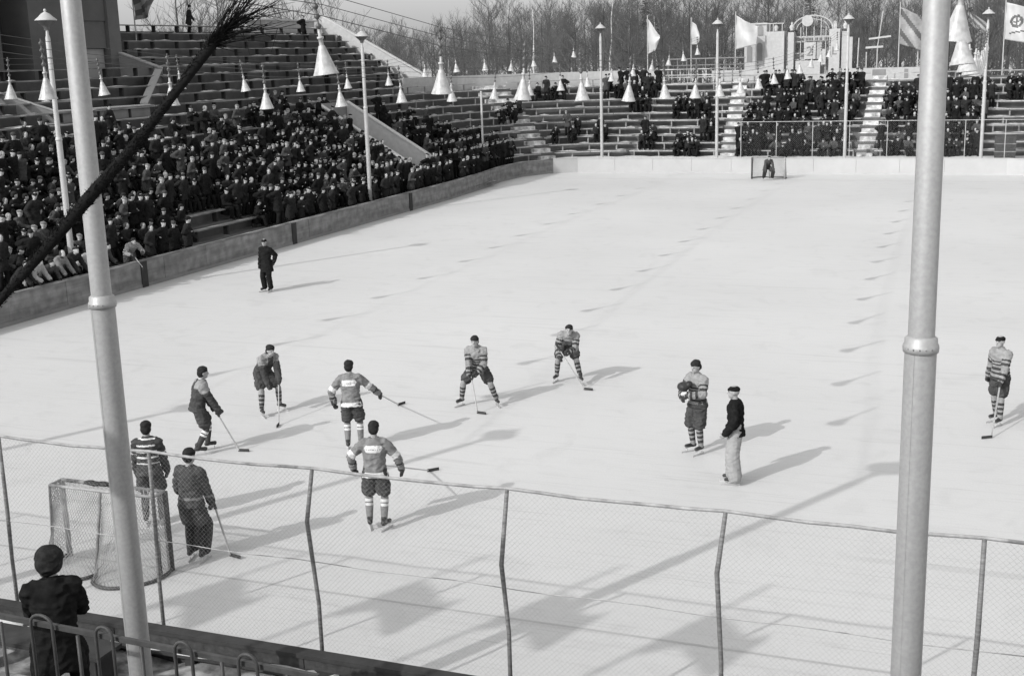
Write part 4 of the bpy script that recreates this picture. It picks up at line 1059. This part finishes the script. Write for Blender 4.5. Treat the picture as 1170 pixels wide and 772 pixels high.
# ------------------------------------------------------------------ scoreboard, walls, flags beyond the far stand
root=empty('scoreboard_gate',(-13,94,0),0,'white arched scoreboard gate with clock disc between two towers behind far stand','scoreboard'); o_=root.location
def pbox(name,lo,hi,m): b=MB(o_); b.box(lo,hi); return b.build(name,M[m],root)
pbox('tower',(-16.0,94,0),(-14.6,95.2,8.65),'white'); pbox('tower',(-14.35,94.1,0),(-13.92,95.0,8.55),'white')
pbox('tower',(-11.38,94,0),(-10.62,95.2,8.7),'white'); pbox('tower',(-10.5,94.2,0),(-10.15,95.0,8.5),'white')
b=MB(o_)
for x in (-13.5,-13.1,-12.55,-12.05,-11.7): b.box((x,94.45,5.5),(x+.05,94.50,8.6+(.9 if -13.2<x<-12 else .3)))
for z in (8.18,7.82,7.0,6.55): b.box((-13.9,94.51,z),(-11.4,94.56,z+.07))
for x in (-15.75,-15.5,-14.85,-11.2,-10.95): b.box((x,94.4,8.66),(x+.05,94.45,9.2))
b.box((-15.9,94.38,9.2),(-14.7,94.46,9.26)); b.build('lattice',M['white'],root)
b=MB(o_); b.tube([(-12.65+1.45*math.cos(a),94.6,8.75+.95*math.sin(a)) for a in [math.pi*i/16 for i in range(17)]],.05,6)
b.tube([(-12.65+1.15*math.cos(a),94.6,8.75+.7*math.sin(a)) for a in [math.pi*i/16 for i in range(17)]],.03,6); b.build('arch',M['white'],root)
b=MB(o_); b._lathe([(0,0),(.36,0),(.40,.03),(.40,.12),(0,.12)],(0,0,0),28,0); ck=b.mesh('clock_disc',[M['white']]); c=link_mesh('clock_disc',ck,root)
for v in ck.vertices: x,y,z=v.co+o_; v.co=Vector((x-12.98,94.3-z,9.33+y))-o_
for x in (-15.3,-14.14,-11.05,-10.32):
    b=MB(o_); b.lathe([(0,.6),(.1,.52),(.05,.42),(.14,.34),(.2,.2),(.12,.05),(.16,0)],(x,94.6,8.7),12); b.build('finial',M['white'],root,True)
pbox('back_panel',(-13.9,94.85,0),(-11.4,94.95,7.0),'bldg_light'); pbox('back_panel',(-13.9,94.85,7.85),(-11.4,94.95,8.25),'bldg_light'); pbox('side_panel',(-10.15,94.2,0),(-9.75,94.4,8.1),'white')
pbox('score_panel',(-13.2,94.3,6.6),(-12.35,94.4,7.8),'white'); pbox('score_panel',(-12.28,94.3,6.6),(-11.9,94.4,7.8),'bldg_light')
pbox('lower_board',(-13.78,94.2,5.3),(-12.0,94.3,6.5),'white'); pbox('lower_board',(-11.95,94.2,6.2),(-11.62,94.28,7.3),'white')
pbox('header_board',(-13.2,94.4,7.89),(-11.5,94.44,8.17),'bldg_light')
def text(s_,loc,size,m,name='lettering',parent=None,rz=0,tilt=0):
    cu=bpy.data.curves.new(name,'FONT'); cu.body=s_; cu.size=size; cu.extrude=.01; cu.align_x='CENTER'; o=bpy.data.objects.new('t',cu); col.objects.link(o)
    dg=bpy.context.evaluated_depsgraph_get(); me=bpy.data.meshes.new_from_object(o.evaluated_get(dg)); bpy.data.objects.remove(o); me.materials.clear(); me.materials.append(m)
    mm=Matrix.Translation(Vector(loc)-(parent.location if parent else Vector()))@Matrix.Rotation(rz,4,'Z')@Matrix.Rotation(math.pi/2,4,'X')@Matrix.Rotation(tilt,4,'Z'); me.transform(mm); return link_mesh(name,me,parent)
text('2',(-12.8,94.28,6.85),.95,M['grey'],'score_digit',root)
for i,(x,wd) in enumerate(((-13.6,.3),(-13.1,.5),(-12.4,.25),(-12.1,.2),(-11.75,.3))):   # unreadable dark lettering of the header
    b=MB(o_); 
    for q in range(int(wd/.09)): b.box((x+q*.11,94.385,7.93),(x+q*.11+.06,94.399,8.12))
    b.build('header_lettering',M['coat2'],root)
text('L',(-11.0,93.98,6.9),.8,M['grey'],'tower_mark',root)
# arcaded side wing
root=empty('arcade_wing',(-17,95,0),0,'white wing with small arched windows left of the scoreboard gate','building'); o_=root.location
pbox('wall',(-17.7,95,0),(-16.05,96,9.2),'white')
for x,z,h in ((-17.3,8.35,.5),(-16.7,8.4,.55),(-17.5,6.5,1.0),(-16.75,6.6,1.1)):
    b=MB(o_); n=10; poly=[(x,94.98,z),(x+.38,94.98,z)]+[(x+.19+.19*math.cos(a),94.98,z+h+.19*math.sin(a)) for a in [math.pi*i/n for i in range(n+1)]]; b.prism(poly,(0,-.02,0)); b.build('window',M['grey'],root)
b=MB(o_); b.box((-17.8,94.9,9.2),(-16.0,96.05,9.32)); b.build('cornice',M['white'],root)
root=empty('terrace_wall',(-17,91,0),0,'white stepped terrace wall below the scoreboard gate','wall'); o_=root.location
pbox('wall_face',(-19.2,90.5,0),(-15.9,90.8,6.0),'white'); pbox('wall_face',(-15.9,90.5,0),(-10.2,90.8,5.6),'white')
b=MB(o_); 
for z in (5.2,5.6): b.box((-19.2,90.48,z),(-15.9,90.499,z+.04))
b.build('groove',M['grey'],root)
b=MB(o_)
for i in range(9): b.box((-22.5+i*.7,90.6,5.4),(-22.45+i*.7,90.65,6.9))
b.box((-22.5,90.58,6.85),(-16.8,90.66,6.92)); b.box((-22.5,90.58,6.4),(-16.8,90.66,6.45)); b.build('railing',M['grey'],root)
root=empty('terrace_wall',(-7,92,0),0,'pale low wall with grey doors right of the scoreboard gate','wall'); o_=root.location
pbox('wall_face',(-10.0,92,0),(-4.4,92.3,5.9),'white'); pbox('door',(-8.1,91.96,4.6),(-7.2,91.998,5.8),'grey'); pbox('door',(-5.95,91.96,4.6),(-5.7,91.998,5.8),'grey')
pbox('wall_face',(-4.2,92.4,0),(9,92.7,5.2),'concrete')
for i,(x,h) in enumerate(((-9.4,8.0),(-8.6,7.0),(-7.9,7.4),(-5.2,7.7),(-4.4,8.2),(-3.6,7.5))):
    root=empty('light_post',(x,93,0),0,['slim white post just right of the gate tower','short white stake right of the gate','white stake with crossbars right of the gate','thin leaning white post near the grey flag','thin white post right of the grey flag','farthest right thin white post'][i],'post')
    b=MB(root.location); b.tube([(x,93,0),(x+rnd.uniform(-.1,.25),93,h)],.045,6); b.build('shaft',M['white'],root)
    if i==2:
        b=MB(root.location); b.bar((x-.6,92.95,7.9),(x+.9,92.95,8.05),.05,.12); b.bar((x-.8,92.95,7.3),(x+.4,92.95,7.35),.05,.14); b.tube([(x,93,7.3),(x+.3,93,9.8)],.04,6); b.build('crossbar',M['white'],root)
def flag(loc,ztop,poly,label,m='flag',wave=.18,n=14,fold=None,emblem=None,poleh=None):
    root=empty('flag_on_pole',loc,0,label,'flag','flags on poles'); x0,y0,_=loc
    b=MB(root.location); b.tube([(x0,y0,0),(x0,y0,ztop+.25)],[.05,.035],7); b.build('flagpole',M['pole_far'],root)
    # poly: list of (u, top z, bottom z) columns
    vs=[];fs=[]; N=64; K=24
    us=[p[0] for p in poly]
    for i in range(N+1):
        u=us[0]+(us[-1]-us[0])*i/N; j=max(q for q in range(len(us)-1) if us[q]<=u+1e-6) if u<us[-1] else len(us)-2
        f=(u-us[j])/(us[j+1]-us[j]); t_=poly[j][1]*(1-f)+poly[j+1][1]*f; bt=poly[j][2]*(1-f)+poly[j+1][2]*f
        for k in range(K+1):
            g=k/K; yy=wave*math.sin(u*4.2+g*2.2)*min(1,(u-us[0])*2.0)+.05*math.sin(g*9+u*3)
            vs.append((x0+.04+u,y0+yy,bt+(t_-bt)*g))
    for i in range(N):
        for k in range(K): a=i*(K+1)+k; fs.append((a,a+K+1,a+K+2,a+1))
    mb=MB(root.location); mb.add(vs,fs); me=mb.mesh('cloth',[M[m],M['flag_d']],True)
    if emblem:
        idx=[]
        for p in me.polygons:
            c=p.center+root.location; idx.append(1 if emblem(c.x-x0,c.z) else 0)
        me.polygons.foreach_set('material_index',idx)
    o=link_mesh('cloth',me,root); sd=o.modifiers.new('thick','SOLIDIFY'); sd.thickness=.012
    return root
flag((-24.64,93,0),9.9,[(0,9.87,7.3),(.5,9.2,7.55),(.95,8.6,8.4)],'white triangular flag flying left of the others behind far stand')
flag((-21.3,93,0),9.6,[(0,9.56,7.9),(.35,9.3,7.9),(.6,8.7,8.2)],'narrow limp white flag right of the triangular flag')
flag((-17.95,92.8,0),9.9,[(0,9.87,7.45),(.7,9.45,7.6),(1.5,9.05,7.75)],'large white flag beside the arcaded wing')
flag((-6.44,92.9,0),10.1,[(0,10.0,7.5),(.8,9.6,7.2),(1.8,9.1,6.9)],'grey translucent looking flag just left of the right foreground pole','flag_g',emblem=lambda u,z:(int((u*1.3+z)*2.2)%3==0))
flag((-2.05,92.9,0),9.6,[(0,9.55,8.9),(.6,9.2,8.3),(1.35,8.7,7.9)],'grey striped flag between the lamp shades and the right lamp pole','flag_g',emblem=lambda u,z:(int((u+z)*5)%2==0))
flag((.42,93,0),10.1,[(0,10.03,7.6),(.8,9.8,7.4),(2.2,9.4,7.2)],'white flag with dark emblem at the top right corner','flag',emblem=lambda u,z:((abs(math.hypot((u-.75),(z-8.75))-.34)<.08 or (abs(u-.75)<.05 and abs(z-8.75)<.42) or abs((z-8.75)-(u-.75)*.25)<.05 and abs(u-.75)<.42) or (abs(z-7.95-.12*u)<.05 and u>.3)))
flag((-43.2,56.4,9.0),13.2,[(0,12.2,9.9),(.9,12.9,10.0),(1.6,13.3,11.2),(2.0,11.8,10.9)],'grey striped flag hanging behind the pavilion corner','flag_g',emblem=lambda u,z:(int((z-u*.5)*3.2)%2==0))
for i,(x,y) in enumerate(((-13.6,1.2),(-11.55,1.4),(-9.35,1.4),(-16.3,.5))):  # unseen flags, added and sized to cast the shadow blobs on the near ice
    flag((x-.9,y,0),10.2,[(0,9.6,8.65),(.5,9.55,8.65),(1.0,9.4,8.6)],['unseen near flag added to cast a shadow, second from the left','unseen near flag added to cast a shadow, third from the left','unseen near flag added to cast a shadow, fourth from the left','unseen near flag added to cast a shadow, leftmost'][i],'flag_g',wave=.3)
root=empty('wooden_booth',(.75,77.6,.8),0,'dark square wooden booth behind the right end of the far boards','booth'); o_=root.location
b=MB(o_); b.box((.18,77.3,.7),(1.33,78.2,2.1)); b.build('box',M['coat2'],root); b=MB(o_)
for z in (1.2,1.65): b.box((.16,77.27,z),(1.35,77.298,z+.05))
b.build('batten',M['wood'],root)

# ------------------------------------------------------------------ trees
def tree_arrays(rr,h,density=1.0,spread=1.0,levels=3):
    tr=MB(); cr=MB()
    lean=Vector((rr.uniform(-.05,.05),rr.uniform(-.05,.05),1))
    pts=[Vector((0,0,-.5))]; n=7
    for i in range(1,n+1): pts.append(Vector((lean.x*h*i/n+rr.uniform(-.12,.12),lean.y*h*i/n+rr.uniform(-.12,.12),h*.92*i/n)))
    r0=.012*h+.03; rad=[r0*(1-.88*(i/n)**.9) for i in range(n+1)]; tr.tube(pts,rad,7)
    def branch(p,d,L,r,lv):
        k=3 if lv>0 else 2; q=[p]; dd=d.copy()
        for i in range(k):
            dd=(dd+Vector((rr.uniform(-.22,.22),rr.uniform(-.22,.22),rr.uniform(-.05,.22)))).normalized(); q.append(q[-1]+dd*L/k)
        cr.tube(q,[r*(1-.75*i/k) for i in range(k+1)],3,caps=False)
        if lv<=0: return
        m_=int((5 if lv==2 else 6)*density)
        for j in range(m_):
            f=.25+.75*(j+rr.random())/m_; i=min(k-1,int(f*k)); pp=q[i].lerp(q[i+1],f*k-i)
            ax=Vector((rr.uniform(-1,1),rr.uniform(-1,1),rr.uniform(-.3,1))).normalized(); nd=(dd*.75+ax*.75).normalized()
            branch(pp,nd,L*rr.uniform(.38,.6),max(.011,r*.45),lv-1)
    for i in range(int(15*density)):
        f=.22+.76*rr.random()**.8; z=f*n; a=int(min(n-1,z)); p=pts[a].lerp(pts[a+1],z-a); ang=rr.uniform(0,6.28)
        el=rr.uniform(.35,1.0); d=Vector((math.cos(ang)*math.cos(el),math.sin(ang)*math.cos(el),math.sin(el)))
        branch(p,d,h*(.34-.2*f)*spread*rr.uniform(.8,1.3),.055*(1.1-f)+.012,2 if levels>=3 else 1)
    return tr,cr
def conifer_arrays(rr,h):
    tr=MB(); cr=MB(); tr.tube([(0,0,-.5),(0,0,h)],[.012*h,.02],7)
    for i in range(230):
        z=h*(.10+.88*rr.random()**1.15); f=1-z/h; L=(h*.17*f**.7+.12)*rr.uniform(.55,1.2); a=rr.uniform(0,6.28)
        d=Vector((math.cos(a),math.sin(a),rr.uniform(-.45,.15))).normalized(); p=Vector((0,0,z)); q=p+d*L*.5; e=q+(d+Vector((0,0,.2))).normalized()*L*.5
        cr.tube([p,q,e],[.02,.014,.006],3,caps=False)
        for k in range(16):
            g=.2+.8*rr.random(); c=p.lerp(e,g); s_=Vector((rr.gauss(0,1),rr.gauss(0,1),rr.gauss(0,.6)-.3)).normalized()*rr.uniform(.08,.28)
            w_=Vector((rr.gauss(0,1),rr.gauss(0,1),rr.gauss(0,1))).normalized()*.035; cr.add([c-w_,c+w_,c+s_],[(0,1,2)])
    return tr,cr
tv=[]
tr_r=random.Random(5)
for i in range(5): tv.append(('bare_tree',)+tuple((a.mesh(nm,[M['bark'] if nm=='trunk' else M['twig']],nm=='trunk') for a,nm in zip(tree_arrays(tr_r,11.5,1.2,1.0),('trunk','crown')))))
tv.append(('birch_tree',)+tuple((a.mesh(nm,[M['birch'] if nm=='trunk' else M['twig']],nm=='trunk') for a,nm in zip(tree_arrays(tr_r,12.5,.9,.7),('trunk','crown')))))
for i in range(2): tv.append(('pine_tree',)+tuple((a.mesh(nm,[M['bark'] if nm=='trunk' else M['needle']]) for a,nm in zip(conifer_arrays(tr_r,12),('trunk','crown')))))
def place_tree(x,y,v,s_,rz,label,z=0):
    nm,tm,cm=tv[v]; t=empty(nm,(x,y,z),rz,label,'tree','trees of the bare wood beyond the stands'); t.scale=(s_,s_,s_); link_mesh('trunk',tm,t); link_mesh('crown',cm,t)
rt_=random.Random(77)
kinds={'bare_tree':'leafless dark tree','birch_tree':'pale trunked leafless birch','pine_tree':'dark evergreen'}
zones=[(150,400,'left of the white end wall'),(400,560,'behind the curved corner stand'),(560,735,'behind the bare left part of the far stand'),(735,865,'behind the white flags'),(865,985,'behind the scoreboard gate'),(985,1190,'behind the right end of the far stand')]
count={}
def azX(pxx,Y):   # world X on the far ground for an image column, used only to spread the wood over the visible sector
    d=_F+_R2*((pxx-585)/F_PX); return d.x/d.y*Y
trees=[]
for (a,c,z_) in zones:
    n=int((c-a)/7.5)
    for i in range(n):
        Y=rt_.uniform(99,150) if a>=400 else rt_.uniform(105,150)
        p_=rt_.uniform(a,c); x=azX(p_,Y); v=rt_.choice([0,1,2,3,4,5,0,1,2] if a<640 else [0,1,2,3,4,5,0,1,2,3,6,7]); 
        h=rt_.uniform(.70,1.18)*(.86 if a<560 else 1.04)*(Y/125)**.35
        if 400<=a<560: h*=.86
        if a<400: h*=.9
        trees.append((x,Y,v,h,rt_.uniform(0,6.28),z_))
ctz={}
for x,Y,v,h,rz,z_ in sorted(trees,key=lambda t:t[0]/t[1]):
    key=(tv[v][0],z_); n=ctz.get(key,0); ctz[key]=n+1
    place_tree(x,Y,v,h,rz,f'{ordn(n)} {kinds[tv[v][0]]} from left {z_}')
npb=NP()
for i in range(420):
    Y=rt_.uniform(150,230)
    if i%5<2: continue
    p_=rt_.uniform(120,1200); x=azX(p_,Y); v=rt_.choice([0,1,2,3,4]); h=rt_.uniform(.9,1.15)*(1.0 if p_<560 else 1.18)
    mw=Matrix.Translation((x,Y,0))@Matrix.Rotation(rt_.uniform(0,6.28),4,'Z')@Matrix.Scale(h,4)
    npb.add(tv[v][1],mw); npb.add(tv[v][2],mw)
tag(npb.build('far_wood',False),kind='stuff')
# a few trees behind the left stand
for i,(x,y,v,h) in enumerate(((-52,72,0,1.25),(-56,80,1,1.3),(-50,84,2,1.1),(-60,90,3,1.3),(-55,98,4,1.2))):
    place_tree(x,y,v,h,i*1.3,['tall leafless tree rising behind the left end of the upper stand','spreading leafless tree second behind the upper stand','leafless tree rising behind the white hut','big leafless tree far behind the upper stand','leafless tree far behind the hut'][i])

# near leafless branch crossing the upper left corner, thick with fine twigs
root=empty('leaning_tree',(-7.6,2.6,0),0,'black leafless tree with one branch crossing the upper left of the picture','tree'); o_=root.location
def cpt(x,y,dist):
    d=(_F+_R2*((x-585)/F_PX)-_U2*((y-386)/F_PX)); return Vector((0,0,CAM_Z))+d*dist
br_px=[(-160,520),(-60,412),(0,345),(60,272),(100,228),(150,172),(200,105),(240,52),(262,30)]
pts=[cpt(x,y,6.0) for x,y in br_px]; bs=random.Random(9)
b=MB(o_); b.tube([(-7.6,2.6,-.2),(-7.4,2.8,2.5),pts[0]-Vector((.6,.2,.9)),pts[0]],[.16,.13,.1,.075],10); b.build('trunk',M['branch'],root,True)
b=MB(o_); rs=[.07,.036,.020,.026,.031,.026,.022,.024,.012]; b.tube([p+Vector((bs.uniform(-.01,.01),0,bs.uniform(-.01,.01))) for p in pts],rs,9); b.build('limb',M['branch'],root,True)
b=MB(o_)
for i in range(2600):                                 # bark fuzz and fine shoots hugging the limb
    f=bs.random(); k=1.2+f*(len(pts)-2.25); a=int(k); p=pts[a].lerp(pts[a+1],k-a); d=(pts[a+1]-pts[a]).normalized(); rr=(rs[a]+(rs[a+1]-rs[a])*(k-a))
    o2=Vector((bs.gauss(0,1),bs.gauss(0,1),bs.gauss(0,1))); o2=(o2-d*o2.dot(d)).normalized(); q=p+o2*rr*.9; L=bs.uniform(.010,.022)*(rr/.028)*(1+2.0*(f>.85)); nd=(d*.8+o2*.45+Vector((bs.gauss(0,.3),bs.gauss(0,.3),bs.gauss(0,.3)))).normalized()
    b.tube([q,q+nd*L],[.0022,.0008],3,caps=False)
for i in range(80):                                  # spray of twigs at the tip
    p=pts[-2].lerp(pts[-1],bs.uniform(-.3,1.1)); d=(pts[-1]-pts[-3]).normalized(); sp=bs.gauss(.1,.33)
    nd=(d-_U2*sp*.9+_R2*max(0,sp)*.9+Vector((0,bs.gauss(0,.2),0))).normalized(); L=bs.uniform(.10,.42)*(1.25 if sp>.3 else 1)
    q=[p]
    for k in range(5): nd=(nd+Vector((bs.gauss(0,.13),bs.gauss(0,.13),bs.gauss(0,.13)))).normalized(); q.append(q[-1]+nd*L/5)
    b.tube(q,[.0035,.003,.0025,.002,.0014,.0008],3,caps=False)
    for _ in range(2):
        if bs.random()<.6: k=bs.choice([2,3]); b.tube([q[k],q[k]+(nd+_R2*bs.gauss(0,.6)+_U2*bs.gauss(0,.6))*L*.25],[.002,.0008],3,caps=False)
b.build('twigs',M['branch'],root)
